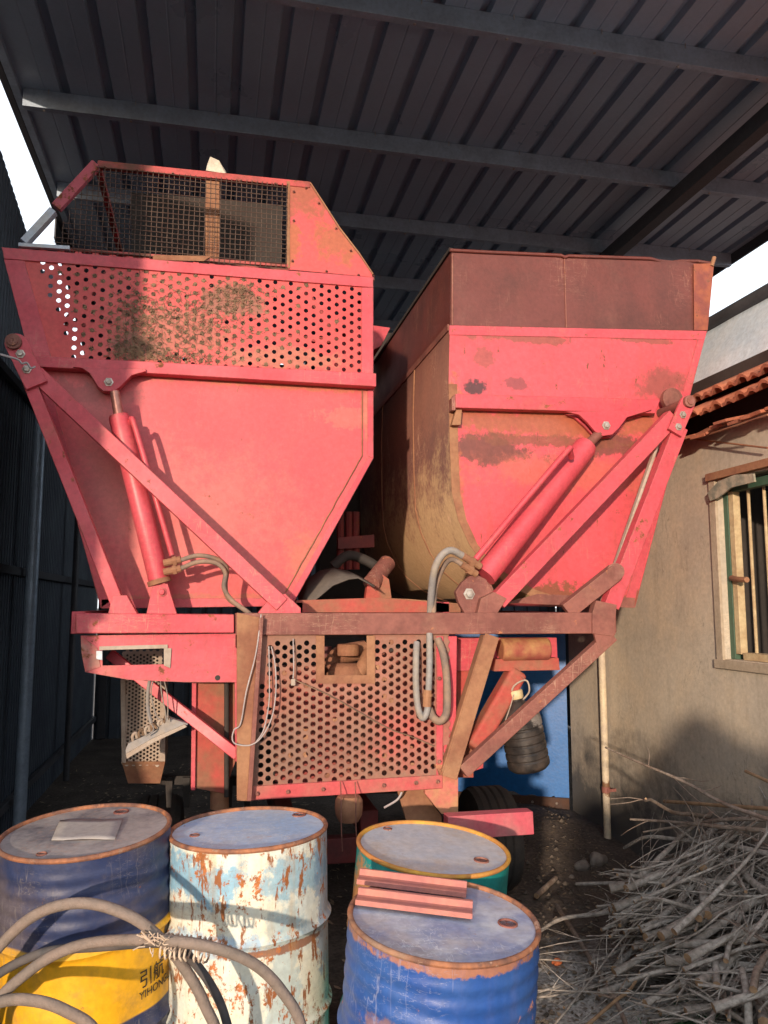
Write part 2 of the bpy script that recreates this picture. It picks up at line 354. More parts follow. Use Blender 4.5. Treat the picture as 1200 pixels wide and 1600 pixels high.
# ================================================================== GROUND
def gheight(x, y):
    n = mnoise.noise(Vector((x*1.1, y*1.1, 0)))*0.05+mnoise.noise(Vector((x*4, y*4, 3)))*0.018+mnoise.noise(Vector((x*13, y*13, 3)))*0.007
    m = 0.16*math.exp(-((x-2.45)**2/0.5+(y-5.9)**2/0.6))
    fade = 1/(1+max(0, math.hypot(x-1, y-4)-8)*0.3)
    return (n+m)*fade-0.02
def build_ground():
    xs = [-400, -120, -40, -15, -8, -5]+[-3+0.06*i for i in range(int(7.2/0.06))]+[4.6, 6, 9, 16, 40, 120, 400]
    ys = [-400, -120, -40, -15, -6, -3, -1, 0.5]+[1.2+0.06*i for i in range(int(6.2/0.06))]+[7.8, 8.6, 10, 14, 30, 90, 400]
    vs = [(x, y, gheight(x, y)) for y in ys for x in xs]
    nx = len(xs)
    fs = [(j*nx+i, j*nx+i+1, (j+1)*nx+i+1, (j+1)*nx+i) for j in range(len(ys)-1) for i in range(nx-1)]
    m = mat('soil', (0.11, 0.085, 0.068), (0.07, 0.056, 0.046), vscale=2.6, rough=0.97, bump=0.9, bscale=55, fine=0.45)
    nt = m.node_tree; N = nt.nodes; L = nt.links; bs = N['Principled BSDF']
    src = bs.inputs['Base Color'].links[0].from_socket
    # pale ash and cement dust spilt in front of the branch pile
    tc = N.new('ShaderNodeTexCoord').outputs['Object']
    mp = N.new('ShaderNodeMapping'); mp.inputs[1].default_value = (-1.62, -3.05, 0); L.new(tc, mp.inputs[0])
    mp2 = N.new('ShaderNodeVectorMath'); mp2.operation = 'MULTIPLY'; mp2.inputs[1].default_value = (1.0, 0.85, 0); L.new(mp.outputs[0], mp2.inputs[0])
    ln = N.new('ShaderNodeVectorMath'); ln.operation = 'LENGTH'; L.new(mp2.outputs[0], ln.inputs[0])
    nz = N.new('ShaderNodeTexNoise'); nz.inputs['Scale'].default_value = 7; nz.inputs['Detail'].default_value = 8; nz.inputs['Roughness'].default_value = 0.75; L.new(tc, nz.inputs['Vector'])
    a = N.new('ShaderNodeMath'); a.operation = 'MULTIPLY_ADD'; a.inputs[1].default_value = 1.6; L.new(nz.outputs[0], a.inputs[0]); L.new(ln.outputs['Value'], a.inputs[2])
    mr = N.new('ShaderNodeMapRange'); mr.inputs[1].default_value = 1.75; mr.inputs[2].default_value = 1.2; L.new(a.outputs[0], mr.inputs[0])
    nz2 = N.new('ShaderNodeTexNoise'); nz2.inputs['Scale'].default_value = 60; nz2.inputs['Detail'].default_value = 5; L.new(tc, nz2.inputs['Vector'])
    cr = N.new('ShaderNodeValToRGB'); cr.color_ramp.elements[0].position = 0.35; cr.color_ramp.elements[0].color = (0.20, 0.185, 0.17, 1)
    cr.color_ramp.elements[1].position = 0.65; cr.color_ramp.elements[1].color = (0.55, 0.53, 0.50, 1); L.new(nz2.outputs[0], cr.inputs[0])
    mx = N.new('ShaderNodeMix'); mx.data_type = 'RGBA'; L.new(mr.outputs[0], mx.inputs[0]); L.new(src, mx.inputs[6]); L.new(cr.outputs[0], mx.inputs[7])
    L.new(mx.outputs[2], bs.inputs['Base Color'])
    o = MB().add(vs, fs).build('ground', m, smooth=180)
    tag(o, 'bare dark soil with pale ash in front', None, kind='structure')
build_ground()

# ================================================================== SHED ROOF
RH = EYE+3.4
def build_roof():
    x0, x1, y0, y1 = -1.36, 4.87, 1.6, 11.0
    t = thing('shed_roof', (1.8, 6, 0), 'dark grey ribbed metal shed roof on steel purlins over the machine', 'roof')
    prof = [(x0, 0.0)]; x = -1.27; p = 0.277
    k = 0
    while x < x1-0.01:
        e = min(x1, x+p)
        prof += [(x, 0.0), (x+0.085, 0.0), (x+0.0852, 0.004), (x+0.14, 0.004), (x+0.142, 0.0), (x+0.195, 0.0)] if False else [(x, 0.0), (x+0.10, 0.0), (x+0.103, 0.003), (x+0.110, 0.003), (x+0.113, 0.0), (x+0.20, 0.0)]
        prof += [(x+0.208, 0.042), (x+0.258, 0.042), (x+0.270, 0.0)]
        x += p
    prof = [q for q in prof if q[0] <= x1]+[(x1, 0.0)]
    n = len(prof)
    mb = MB(); vs = []
    for y in (y0, 4.9, 8.2, y1): vs += [(a, y, RH+b) for a, b in prof]
    mb.add(vs, [(j*n+i, j*n+i+1, (j+1)*n+i+1, (j+1)*n+i) for j in range(3) for i in range(n-1)])
    mb.build('roof_sheet', M['roof'], t, solid=0.0012)
    for i, y in enumerate((2.70, 3.95, 5.24, 6.43, 7.67, 8.90, 10.15)):
        mb = MB(); w, h, th = 0.05, 0.125, 0.004
        zt = RH-0.002
        # lipped C-section with its web to the camera
        pr = [(0, 0), (w, 0), (w, -th), (th, -th), (th, -h+th), (w, -h+th), (w, -h), (0, -h)]
        mb.prism([(x0+0.06, y+a, zt+b) for a, b in pr], (x1-x0-0.07, 0, 0))
        pu = mb.build('purlin', M['purlin'], t, bevel=0.0015)
        mb = MB(); x = -1.27+0.10
        while x < x1-0.1:
            mb.lathe([(0.009, 0), (0.009, 0.004), (0.0, 0.006)], (x, y+0.03, zt-0.125), 8, axis=(0, 0, -1)); mb.tube([(x+0.03, y-0.012, zt+0.0), (x+0.03, y-0.012, zt-0.03)], 0.003, 6); x += 0.277*2
        if i < 5: mb.build('screws', M['zinc'], pu)
    MB().box((x0+0.02, (y0+y1)/2, RH-0.022), (0.05, y1-y0, 0.04)).build('edge_beam', M['purlin'], t, bevel=0.002)
    MB().box((x0-0.03, (y0+y1)/2, RH-0.02), (0.045, y1-y0, 0.05)).build('edge_trim', M['rafter'], t, bevel=0.002)
    MB().box((x1+0.01, (y0+y1)/2, RH-0.04), (0.02, y1-y0, 0.12)).build('edge_trim', M['rafter'], t, bevel=0.002)
    MB().box((3.53, (y0+y1)/2, RH-0.19), (0.10, y1-y0, 0.12)).build('rafter', M['rafter'], t, bevel=0.003)
    for x, y in ((3.53, 10.8), (4.9, 1.7), (4.9, 10.9), (x0+0.02, 10.9)):
        MB().box((x, y, (RH-0.24)/2), (0.09, 0.09, RH-0.24)).build('post', M['rafter'], t, bevel=0.003)
build_roof()
def flashing():
    X = -1.43; pts = [PX(84, 372, X), PX(105, 445, X), PX(118, 500, X), PX(130, 548, X), PX(150, 620, X)]
    pts += [Vector((X, 11.0, pts[-1].z-0.25)), Vector((X, 11.0, RH)), Vector((X, pts[0].y, RH))]
    MB().prism(pts, (0.012, 0, 0)).build('side_flashing', M['rafter'], bpy.data.objects['shed_roof'])
flashing()

# ================================================================== LEFT METAL WALL
def build_left_wall():
    X = -1.46
    t = thing('metal_wall', (X, 6, 0), 'dark blue-grey corrugated metal wall along the left side of the shed', 'wall')
    y0, y1 = 1.50, 11.0
    an = [(q.y, q.z) for q in (PX(0, 230, X), PX(45, 372, X), PX(92, 480, X), PX(112, 545, X))]
    def top(y):
        if y < an[0][0]: return min(4.90, an[0][1]+0.02*(an[0][0]-y))
        for (a, b), (c, d) in zip(an, an[1:]):
            if y <= c: return b+(d-b)*(y-a)/(c-a)
        (a, b), (c, d) = an[-2:]; return d+(d-b)/(c-a)*(y-c)*0.6
    prof = []; y = y0; p = 0.076
    while y < y1:
        prof += [(y, 0.0), (y+0.022, 0.0), (y+0.030, -0.012), (y+0.060, -0.012), (y+0.068, 0.0)]; y += p
    n = len(prof); vs = []
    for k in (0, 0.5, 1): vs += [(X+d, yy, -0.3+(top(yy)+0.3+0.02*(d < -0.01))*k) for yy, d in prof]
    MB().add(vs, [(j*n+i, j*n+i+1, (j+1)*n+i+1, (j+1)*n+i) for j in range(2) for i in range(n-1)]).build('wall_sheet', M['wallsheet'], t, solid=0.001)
    for z in (0.25, 1.95, 3.3):
        MB().box((X+0.035, (y0+y1)/2, z), (0.04, y1-y0, 0.06)).build('rail', M['rafter'], t, bevel=0.002)
    for y, r in ((2.2, 0.035), (6.45, 0.045), (8.4, 0.03)):
        MB().tube([(X+0.12, y, 0), (X+0.12, y, top(y)-0.2)], r, 14).build('post', M['purlin'] if r > 0.04 else M['rafter'], t, smooth=40)
    t2 = thing('back_wall', (1, 11, 0), 'dark metal back wall closing the far end of the shed', 'wall')
    prof = []; x = -1.44
    while x < 4.9:
        prof += [(x, 0), (x+0.1, 0), (x+0.115, 0.03), (x+0.175, 0.03), (x+0.19, 0)]; x += 0.2
    n = len(prof); vs = [(a, 10.93+b, z) for z in (-0.3, RH+0.0) for a, b in prof]
    MB().add(vs, [(i, i+1, n+i+1, n+i) for i in range(n-1)]).build('wall_sheet', M['wallsheet'], t2, solid=0.001)
    for z in (1.2, 2.6): MB().box((1.7, 10.90, z), (6.2, 0.04, 0.06)).build('rail', M['rafter'], t2)
build_left_wall()
def side_wall():
    t = thing('side_wall', (4.9, 8.5, 0), 'low dark metal wall beyond the house, at the far right back', 'wall')
    prof = []; y = 6.1
    while y < 10.8:
        prof += [(y, 0), (y+0.1, 0), (y+0.115, 0.03), (y+0.175, 0.03), (y+0.19, 0)]; y += 0.2
    n = len(prof); MB().add([(4.98+b, a, z) for z in (0, 2.5) for a, b in prof], [(i, i+1, n+i+1, n+i) for i in range(n-1)]).build('wall_sheet', M['wallsheet'], t, solid=0.001)
    MB().box((4.94, 8.4, 1.3), (0.04, 4.6, 0.06)).build('rail', M['rafter'], t)
side_wall()

# ================================================================== HOUSE
HX = 2.85
def build_house():
    yc = 6.02
    t = thing('house', (HX+1.5, 3, 0), 'small cement-rendered house with red tile eaves and barred window', 'house')
    mp = mat('stained_render', (0.53, 0.465, 0.375), (0.43, 0.375, 0.305), vscale=1.4, rough=0.92, bump=0.3, bscale=28, streak=0.35, streakc=(0.30, 0.25, 0.19), scratch=0.5, scratchc=(0.2, 0.17, 0.14), dust=0.5, dustc=(0.56, 0.46, 0.34))
    # damp base and soot marks, in the wall's own colour (noise-edged, by height)
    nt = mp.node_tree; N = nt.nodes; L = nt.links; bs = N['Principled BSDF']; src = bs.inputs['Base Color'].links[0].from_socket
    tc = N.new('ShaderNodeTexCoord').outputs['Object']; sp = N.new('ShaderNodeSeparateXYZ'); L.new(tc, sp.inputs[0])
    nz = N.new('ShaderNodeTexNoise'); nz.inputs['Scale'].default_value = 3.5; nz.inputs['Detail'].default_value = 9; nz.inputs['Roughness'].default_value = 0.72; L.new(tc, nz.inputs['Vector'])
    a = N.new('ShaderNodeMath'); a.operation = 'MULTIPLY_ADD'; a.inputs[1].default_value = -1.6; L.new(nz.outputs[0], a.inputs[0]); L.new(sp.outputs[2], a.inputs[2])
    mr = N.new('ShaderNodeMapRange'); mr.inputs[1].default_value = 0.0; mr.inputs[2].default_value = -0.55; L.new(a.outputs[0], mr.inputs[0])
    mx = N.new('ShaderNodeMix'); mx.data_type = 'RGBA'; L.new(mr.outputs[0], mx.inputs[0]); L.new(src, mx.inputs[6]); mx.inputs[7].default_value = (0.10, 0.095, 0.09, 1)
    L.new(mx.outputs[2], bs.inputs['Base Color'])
    ztop = PX(1200, 642, HX).z
    # window opening on the wall plane
    w0 = PX(1120, 745, HX); wb = PX(1137, 1030, HX)
    wy1 = PX(1126, 880, HX).y; wz1 = PX(1123, 752, HX).z; wz0 = wb.z; wy0 = wy1-1.15
    th = 0.10
    mb = MB()
    def blk(ya, yb, za, zb): mb.box((HX+th/2, (ya+yb)/2, (za+zb)/2), (th, yb-ya, zb-za))
    blk(wy1, yc, -0.3, ztop); blk(-1.5, wy0, -0.3, ztop); blk(wy0, wy1, -0.3, wz0); blk(wy0, wy1, wz1, ztop)
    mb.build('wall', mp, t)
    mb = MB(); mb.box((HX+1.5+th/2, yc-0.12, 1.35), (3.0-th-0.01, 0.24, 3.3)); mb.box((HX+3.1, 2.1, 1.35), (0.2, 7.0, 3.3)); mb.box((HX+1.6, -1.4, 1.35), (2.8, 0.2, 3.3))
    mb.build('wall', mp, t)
    # plaster surround
    mb = MB(); s = 0.06
    mb.box((HX-0.006, wy1+s/2, (wz0+wz1)/2), (0.02, s, wz1-wz0+0.1))
    mb.box((HX-0.006, (wy0+wy1)/2+s/2, wz0-0.03), (0.03, wy1-wy0+0.1, 0.05))
    mb.build('window_surround', mat('surround', (0.44, 0.36, 0.27), (0.36, 0.29, 0.21), vscale=6, rough=0.9, bump=0.3), t, bevel=0.004)
    MB().box((HX+0.015, (wy0+wy1)/2, wz1+0.03), (0.10, wy1-wy0+0.12, 0.045)).build('lintel', M['brown_dust'], t, bevel=0.004)
    green = mat('old_green_paint', (0.045, 0.11, 0.07), (0.07, 0.12, 0.08), vscale=9, rust=0.12, rustc=(0.2, 0.13, 0.08), rough=0.6)
    wood = mat('old_cream_wood', (0.55, 0.44, 0.26), (0.42, 0.30, 0.17), vscale=12, rust=0.10, rscale=25, rustc=(0.2, 0.10, 0.05), rough=0.8)
    fr = MB(); d = HX+0.06
    fr.box((d, wy1-0.02, (wz0+wz1)/2), (0.05, 0.04, wz1-wz0)); fr.box((d, (wy0+wy1)/2-0.02, wz1-0.045), (0.045, wy1-wy0-0.06, 0.05), mi=0)
    w = fr.build('window', green, t, bevel=0.003)
    mb = MB(); mb.box((d+0.0, wy1-0.066, (wz0+wz1)/2), (0.045, 0.045, wz1-wz0-0.06)); mb.box((d+0.02, (wy0+wy1)/2-0.05, wz0+0.02), (0.08, wy1-wy0-0.1, 0.04)).build('frame', wood, w, bevel=0.004)
    for k in range(6):
        yy = [PX(1175, 880, HX+0.095).y-j*0.13 for j in range(6)][k]; MB().tube([(d+0.035, yy, wz0+0.03), (d+0.035, yy, wz1-0.03)], 0.009, 8).build('window_bar', wood, w, smooth=40)
    hz = PX(1155, 905, HX).z
    MB().tube(spline([(d-0.03, wy1-0.05, hz+0.01), (d-0.05, wy1-0.13, hz), (d-0.06, wy1-0.22, hz-0.005)], 4), 0.016, 8).build('wooden_peg', M['brown_dust'], w, smooth=40)
    rag = [P2 for P2 in []]
    # torn strip over the corner of the window
    mb = MB(); mb.prism([PX(1108, 770, HX-0.03), PX(1125, 752, HX-0.03), PX(1150, 742, HX-0.03), PX(1180, 740, HX-0.03), PX(1182, 753, HX-0.03), PX(1145, 762, HX-0.03), PX(1125, 778, HX-0.03), PX(1112, 783, HX-0.03)], (-0.012, 0, 0))
    mb.build('torn_tape', mat('tape', (0.42, 0.36, 0.27), (0.2, 0.2, 0.16), vscale=14, rough=0.8), w, bevel=0.002)
    MB().box((HX+0.7, (wy0+wy1)/2, (wz0+wz1)/2), (0.02, 2.6, 2.2)).box((HX+0.5, wy1+0.30, (wz0+wz1)/2), (0.8, 0.02, 2.2)).build('dark_interior', M['dark'], w)  # dark sheets added behind the bars in place of an unlit room
    # tiles: rows of pan tiles that reach over the wall
    tile = mat('red_clay_tile', (0.44, 0.145, 0.075), (0.33, 0.115, 0.07), vscale=7, rough=0.9, bump=0.4, dust=0.2, dustc=(0.22, 0.14, 0.1), rust=0.06, rustc=(0.10, 0.06, 0.045))
    def tile_row(ex, ez, ln, slope, y0, y1, name):
        mb = MB(); dx, dz = math.cos(slope), math.sin(slope); y = y0; pitch = 0.20
        while y < y1:
            jx = random.uniform(-0.015, 0.015); jz = random.uniform(-0.006, 0.006)
            prof = [(0, 0.0), (0.02, 0.022), (0.045, 0.03), (0.07, 0.02), (0.085, 0.0), (0.11, -0.004), (0.13, 0.012), (0.15, 0.014), (0.17, 0.0), (0.198, -0.003)]
            n = len(prof); vs = []
            for (u, w) in ((0, 0), (ln, 0)):
                for s_ in (0, 1):
                    vs += [(ex+jx+dx*u-dz*(b-0.018*s_), y+a, ez+jz+dz*u+dx*(b-0.018*s_)) for a, b in prof]
            fs = []
            for i in range(n-1):
                fs += [(i, i+1, 2*n+i+1, 2*n+i), (n+i, 3*n+i, 3*n+i+1, n+i+1), (i, n+i, n+i+1, i+1), (2*n+i, 2*n+i+1, 3*n+i+1, 3*n+i)]
            fs += [(0, 2*n, 3*n, n), (n-1, 2*n-1, 4*n-1, 3*n-1)]
            mb.add(vs, fs); y += pitch
        return mb.build(name, tile, t, smooth=50)
    e1 = PX(1200, 600, 2.68); e2 = PX(1200, 576, 2.74)
    tile_row(e1.x, e1.z, 0.55, R(24), 0.5, 6.0, 'eave_tiles')
    tile_row(e2.x, e2.z, 0.50, R(24), 0.55, 6.0, 'eave_tiles')
    # broken under-row of tile pieces above the wall top
    mb = MB(); y = 0.6
    e3 = PX(1200, 632, HX-0.10).z
    while y < 5.95:
        ln = random.uniform(0.07, 0.13); zz = e3+random.uniform(-0.012, 0.012)
        r = Matrix.Rotation(random.uniform(-0.25, 0.25), 3, 'Z') @ Matrix.Rotation(R(-20)+random.uniform(-.15, .15), 3, 'Y')
        mb.box((HX-0.02, y, zz), (0.26+random.uniform(-.04, .04), ln, 0.016), rot=r); y += ln*0.95
    mb.build('under_tiles', tile, t, bevel=0.002)
    
    MB().box((HX+0.12, 2.75, ztop+0.16), (0.10, 6.3, 0.40)).build('eave_board', M['dark'], t)
    # steep pale sheet above the tiles, closed by a dark pole on top
    pale = mat('pale_blue_sheet', (0.62, 0.74, 0.86), (0.74, 0.82, 0.90), vscale=3.5, rough=0.35, bump=0.5, bscale=18)
    a0 = PX(1200, 563, 3.0); a1 = PX(1200, 467, 3.22)
    k = (a1.z-a0.z)/(a1.x-a0.x)
    mb = MB(); n = 40; vs = []
    for j in range(13):
        for i in range(n+1):
            u = j/12; y = 0.6+5.5*i/n
            vs.append((a0.x+(a1.x-a0.x)*u+0.006*math.sin(u*30+0.3*math.sin(y*5)), y, a0.z+(a1.z-a0.z)*u+0.006*mnoise.noise(Vector((y*3, u*6, 0)))))
    mb.add(vs, [(j*(n+1)+i, j*(n+1)+i+1, (j+1)*(n+1)+i+1, (j+1)*(n+1)+i) for j in range(12) for i in range(n)])
    mb.build('roof_film', pale, t, smooth=60, solid=0.004)
    MB().tube([(a1.x, 0.5, a1.z+0.045), (a1.x, 6.1, a1.z+0.045)], 0.045, 12).build('roof_pole', M['rafter'], t, smooth=40)
    MB().box((HX+1.9, 2.8, 3.2), (2.6, 6.0, 0.08)).build('roof', tile, t)
    # loose wires along the wall
    for pts in ([PX(1200, 700, HX-0.05), PX(1150, 694, HX-0.05), PX(1100, 688, HX-0.04), PX(1065, 683, HX-0.02)],
                [PX(1200, 648, HX-0.2), PX(1150, 640+25, HX-0.16), PX(1110, 678, HX-0.1), PX(1068, 690, HX-0.03)]):
        MB().tube(spline(pts, 8), 0.006, 6).build('wall_wire', M['brown_dust'], t, smooth=60)
    # downpipe at the corner
    pb = PX(950, 1330, HX-0.06); y = pb.y
    pipe = MB(); pipe.tube([(HX-0.06, y, -0.03), (HX-0.06, y, 2.4)], 0.026, 14)
    p = pipe.build('downpipe', mat('pipe_paint', (0.62, 0.52, 0.36), (0.5, 0.42, 0.32), vscale=6, rust=0.08, rough=0.6,
        blobs=[((HX-0.06-HX-1.5, 0, PX(950, 1232, HX-.06).z), 0.2, 0.06, (0.16, 0.07, 0.03), 0.95)]), t, smooth=40)
    zc = PX(950, 1235, HX-0.06).z
    MB().tube([(HX-0.06, y, zc-0.02), (HX-0.06, y, zc+0.02)], 0.031, 14).box((HX-0.02, y-0.03, zc), (0.09, 0.012, 0.02)).build('pipe_clamp', M['brown'], t, smooth=40)
    return t
build_house()

# blue door leaf behind the machine
def build_blue_door():
    a = Vector((HX-0.01, 6.06, 0)); b = Vector((1.78, 6.60, 0)); t = thing('blue_door', tuple((a+b)/2), 'bright blue metal door leaf with torn rusty bottom edge beside house corner', 'door')
    d = (b-a).normalized(); n = Vector((d.y, -d.x, 0)); L_ = (b-a).length
    pts = []
    random.seed(3)
    k = 40
    for i in range(k+1):
        u = i/k; pts.append(a+d*(L_*u)+Vector((0, 0, 0.17+0.05*mnoise.noise(Vector((u*9, 0, 0)))+0.03*mnoise.noise(Vector((u*40, 5, 0)))-0.06*(u < 0.1))))
    top = [b+Vector((0, 0, 1.62)), a+Vector((0, 0, 1.62))]
    MB().prism(pts+top, n*0.03).build('door_panel', mat('blue_door_paint', (0.004, 0.115, 0.38), (0.005, 0.13, 0.42), vscale=3, rust=0.0, rough=0.4, blobs=[]), t)
    MB().bar(a+Vector((0, 0, 0.10))-n*0.004, b+Vector((0, 0, 0.10))-n*0.004, 0.13, 0.03, up=n).build('bottom_rail', mat('dark_rust_rail', (0.06, 0.035, 0.028), (0.09, 0.045, 0.03), vscale=8, rough=0.9), t, bevel=0.003)
    for i in range(5):
        p = a+d*(0.1+0.19*i)+Vector((0, 0, 0.12)); MB().lathe([(0, 0.012), (0.007, 0.010), (0.011, 0)], p-n*0.02+Vector((0, 0, 0)), 10, axis=-n if n.y > 0 else n).build('rivet', M['zinc'], t, smooth=60)
build_blue_door()

# ================================================================== HARVESTER
HV = thing('harvester', tuple(HB), 'big red twin-hopper farm harvester, faded and rusty, parked under shed roof', 'harvester')
def poly(pp, Y, dy): return ([P(x, y, Y) for x, y in pp], (0, dy, 0))
def plate(pp, Y, th, name, m, parent=HV, bevel=0.002, smooth=None):
    return MB().prism(*poly(pp, Y, th)).build(name, m, parent, bevel=bevel, smooth=smooth)
def pbar(a, b, wpx, Ya, Yb, dep, name, m, parent=HV, bevel=0.004):
    A = P(a[0], a[1], Ya); B = P(b[0], b[1], Yb); w = wpx/F*((A-EYEP).dot(FW)+(B-EYEP).dot(FW))/2
    return MB().bar(A, B, w, dep).build(name, m, parent, bevel=bevel)
def bolt(px, py, Y, r, name='bolt', m=None, parent=HV, hexa=True):
    c = P(px, py, Y)
    mb = MB(); mb.lathe([(r*1.5, 0), (r*1.5, 0.003), (r, 0.0035), (r, 0.012), (r*0.8, 0.015), (0, 0.016)], c, 6 if hexa else 18, axis=(0, -1, 0))
    return mb.build(name, m or M['zinc'], parent, smooth=30)
def hose(pts, r, name, m, parent=HV, n=8):
    return MB().tube(spline(pts, n), r, 10).build(name, m, parent, smooth=60)

def left_hopper():
    D = 2.5
    out = [(3, 386), (583, 433), (583, 716), (456, 946), (158, 950)]
    W = [P(x, y, YH) for x, y in out]
    # shell: sides and bottom run back from the front outline
    Wi = W[:]
    mb = MB(); n = len(W)
    for i in range(1, n):
        a, b = W[i], W[(i+1) % n]
        mb.add([a, b, b+Vector((0, D, 0)), a+Vector((0, D, 0))], [(0, 1, 2, 3)])
    bk = [w+Vector((0, D, 0)) for w in W]
    mb.add(bk, [tuple(range(n))])
    hop = mb.build('hopper', M['red'], HV, solid=0.004)
    # solid lower front
    low = [(50, 566), (583, 592), (583, 716), (456, 946), (158, 950)]
    plate(low, YH-0.004, 0.004, 'front_sheet', M['red_left'], hop, bevel=0.001)
    # edge flange of lower front
    for a, b in (((583, 716), (456, 946)), ((583, 592), (583, 716))):
        A = P(*a, YH-0.007); B = P(*b, YH-0.007)
        dx = 0.03
        q = MB().prism([A, B, B-Vector((dx, 0, 0))+Vector((0, 0, 0.012)), A-Vector((dx, 0, 0))], (0, 0.003, 0)).build('edge_flange', M['red_clean'], hop, bevel=0.001)
    # weld bead along the flange
    wp = [P(566, 600, YH-0.008), P(566, 712, YH-0.008), P(446, 925, YH-0.008)]
    MB().tube([wp[0], wp[1]]+[wp[1].lerp(wp[2], k/20)+Vector((random.uniform(-.002, .002), 0, 0)) for k in range(1, 21)], 0.0035, 6).build('weld_seam', M['brown_dust'], hop, smooth=60)
    # bottom flange
    plate([(158, 936), (460, 934), (456, 947), (158, 951)], YH-0.010, 0.006, 'bottom_flange', M['red'], hop)
    # perforated upper sheet
    pp = [P(x, y, YH) for x, y in [(40, 398), (570, 444), (570, 588), (76, 570)]]
    lim = lambda x, z: False
    pitch = (P(400, 513.6, YH)-P(400, 500, YH)).length*1.0
    pitch = abs(P(400, 500, YH).z-P(400, 513.7, YH).z)
    xa = P(60, 500, YH); 
    def noh(x, z):
        # left border of the holes slants with the hopper side
        za = P(60, 410, YH); zb = P(115, 570, YH)
        t_ = (z-za.z)/(zb.z-za.z); return x < za.x+(zb.x-za.x)*t_
    perf_poly(pp, pitch, pitch*0.245, M['red_perf'], 'perforated_sheet', hop, noholes=noh, centres=(cen := []))
    # frame strips, proud of the sheet
    plate([(3, 386), (583, 433), (583, 449), (6, 404)], YH-0.012, 0.010, 'top_bar', M['red_clean'], hop)
    plate([(565, 449), (583, 449), (583, 590), (565, 589)], YH-0.010, 0.008, 'side_bar', M['red_clean'], hop)
    plate([(6, 405), (38, 407), (84, 572), (50, 572)], YH-0.010, 0.008, 'side_bar', M['red_clean'], hop)
    # slanted outer fold that goes down to the hopper foot
    plate([(52, 572), (74, 590), (172, 940), (158, 950)], YH-0.010, 0.006, 'side_bar', M['red'], hop)
    # rail
    a = P(50, 565, YH-0.04); 
    mb = MB(); mb.prism([P(44, 555, YH-0.07), P(588, 583, YH-0.07), P(588, 604, YH-0.07), P(60, 573, YH-0.07)], (0, 0.06, 0))
    mb.build('rail', M['red_clean'], hop, bevel=0.004)
    # debris caught in the holes
    random.seed(11); mb = MB()
    def chip(p, s):
        d = Vector((random.uniform(-1, 1), random.uniform(-.35, .1), random.uniform(-1, 1))).normalized()*s
        e = Vector((-d.z, 0, d.x)).normalized()*random.uniform(0.001, 0.0022)
        mb.add([p-e, p+e, p+d+e*0.5, p+d-e*0.5], [(0, 1, 2, 3)])
    for c in cen:
        cl = max(math.exp(-(((c.x-P(a_, b_, YH).x)/(sx_*0.0036))**2+((c.z-P(a_, b_, YH).z)/(sy_*0.0036))**2)) for a_, b_, sx_, sy_ in ((215, 500, 60, 90), (300, 500, 110, 80), (370, 455, 60, 45), (250, 440, 90, 50)))
        if random.random() < cl*1.15:
            rr = pitch*0.25; k0 = [c+Vector((rr*math.cos(q), random.uniform(-0.003, 0.004), rr*math.sin(q))) for q in [2*math.pi*k/9+random.uniform(-.1, .1) for k in range(9)]]
            mb.add(k0+[c+Vector((0, random.uniform(-0.006, 0.004), 0))], [(k, (k+1) % 9, 9) for k in range(9) if random.random() < 0.93])
            for _ in range(5): chip(c+Vector((random.uniform(-rr, rr), -0.004, random.uniform(-rr, rr))), random.uniform(0.006, 0.018))
    for cx, cy, sx, sy, n_ in ((215, 500, 32, 55, 900), (210, 550, 35, 18, 800), (300, 500, 70, 50, 1100), (370, 460, 35, 28, 500), (410, 420, 40, 10, 120), (280, 560, 60, 10, 400)):
        for _ in range(int(n_*0.6)):
            x = random.gauss(cx, sx*0.6); y = random.gauss(cy, sy*0.5)
            lo = 404+(x-6)*0.078+10; hi = 555+(x-44)*0.0515-2
            if x < 130 or x > 470 or y < lo or y > hi: continue
            g = 13.7; gx = round(x/12.2); yy = y
            if random.random() < 0.6: x = gx*12.2+random.uniform(-3, 3)
            chip(P(x, yy, YH-random.uniform(0.003, 0.012)), random.uniform(0.008, 0.03))
    tag(mb.build('dry_debris', M['straw'], hop), 'dry plant debris caught in the holes', kind='stuff')
    # cage on top
    YC = YH+0.02
    cage = MB().bar(P(153, 258, YC), P(484, 291, YC), 0.035, 0.035).build('cage', M['cage_frame'], HV, bevel=0.003)
    MB().bar(P(151, 257, YC), P(88, 325, YC), 0.05, 0.035).build('cage_bar', mat('flaking_pink_paint', (0.42, 0.10, 0.14), (0.5, 0.10, 0.13), rust=0.45, rscale=22, rough=0.6), cage, bevel=0.003)
    MB().bar(P(84, 330, YC-0.01), P(38, 380, YC-0.01), 0.036, 0.05).build('cage_bar', M['cream'], cage, bevel=0.003)
    MB().bar(P(30, 385, YC-0.02), P(110, 390, YC-0.02), 0.02, 0.05).build('cage_bar', M['cream'], cage, bevel=0.003)
    MB().bar(P(85, 389, YC-0.01), P(450, 416, YC-0.01), 0.016, 0.02).build('cage_bar', M['cage_frame'], cage, bevel=0.002)
    plate([(452, 281), (484, 287), (530, 358), (560, 397), (581, 428), (582, 433), (450, 421)], YC-0.012, 0.004, 'end_sheet', M['cage_sheet'], cage, bevel=0.001)
    plate([(448, 283), (453, 283), (453, 419), (448, 418)], YC-0.018, 0.005, 'edge_strip', M['brown_dust'], cage, bevel=0.001)
    for a, b in (((484, 287), (530, 358)), ((530, 358), (560, 397)), ((560, 397), (582, 430))):
        MB().bar(P(*a, YC+0.0), P(*b, YC+0.0), 0.008, 0.03).build('edge_strip', M['brown_dust'], cage)
    plate([(240, 398), (330, 400), (318, 408), (238, 406)], YC-0.03, 0.004, 'patch_strip', M['brown_dust'], cage, bevel=0.001)
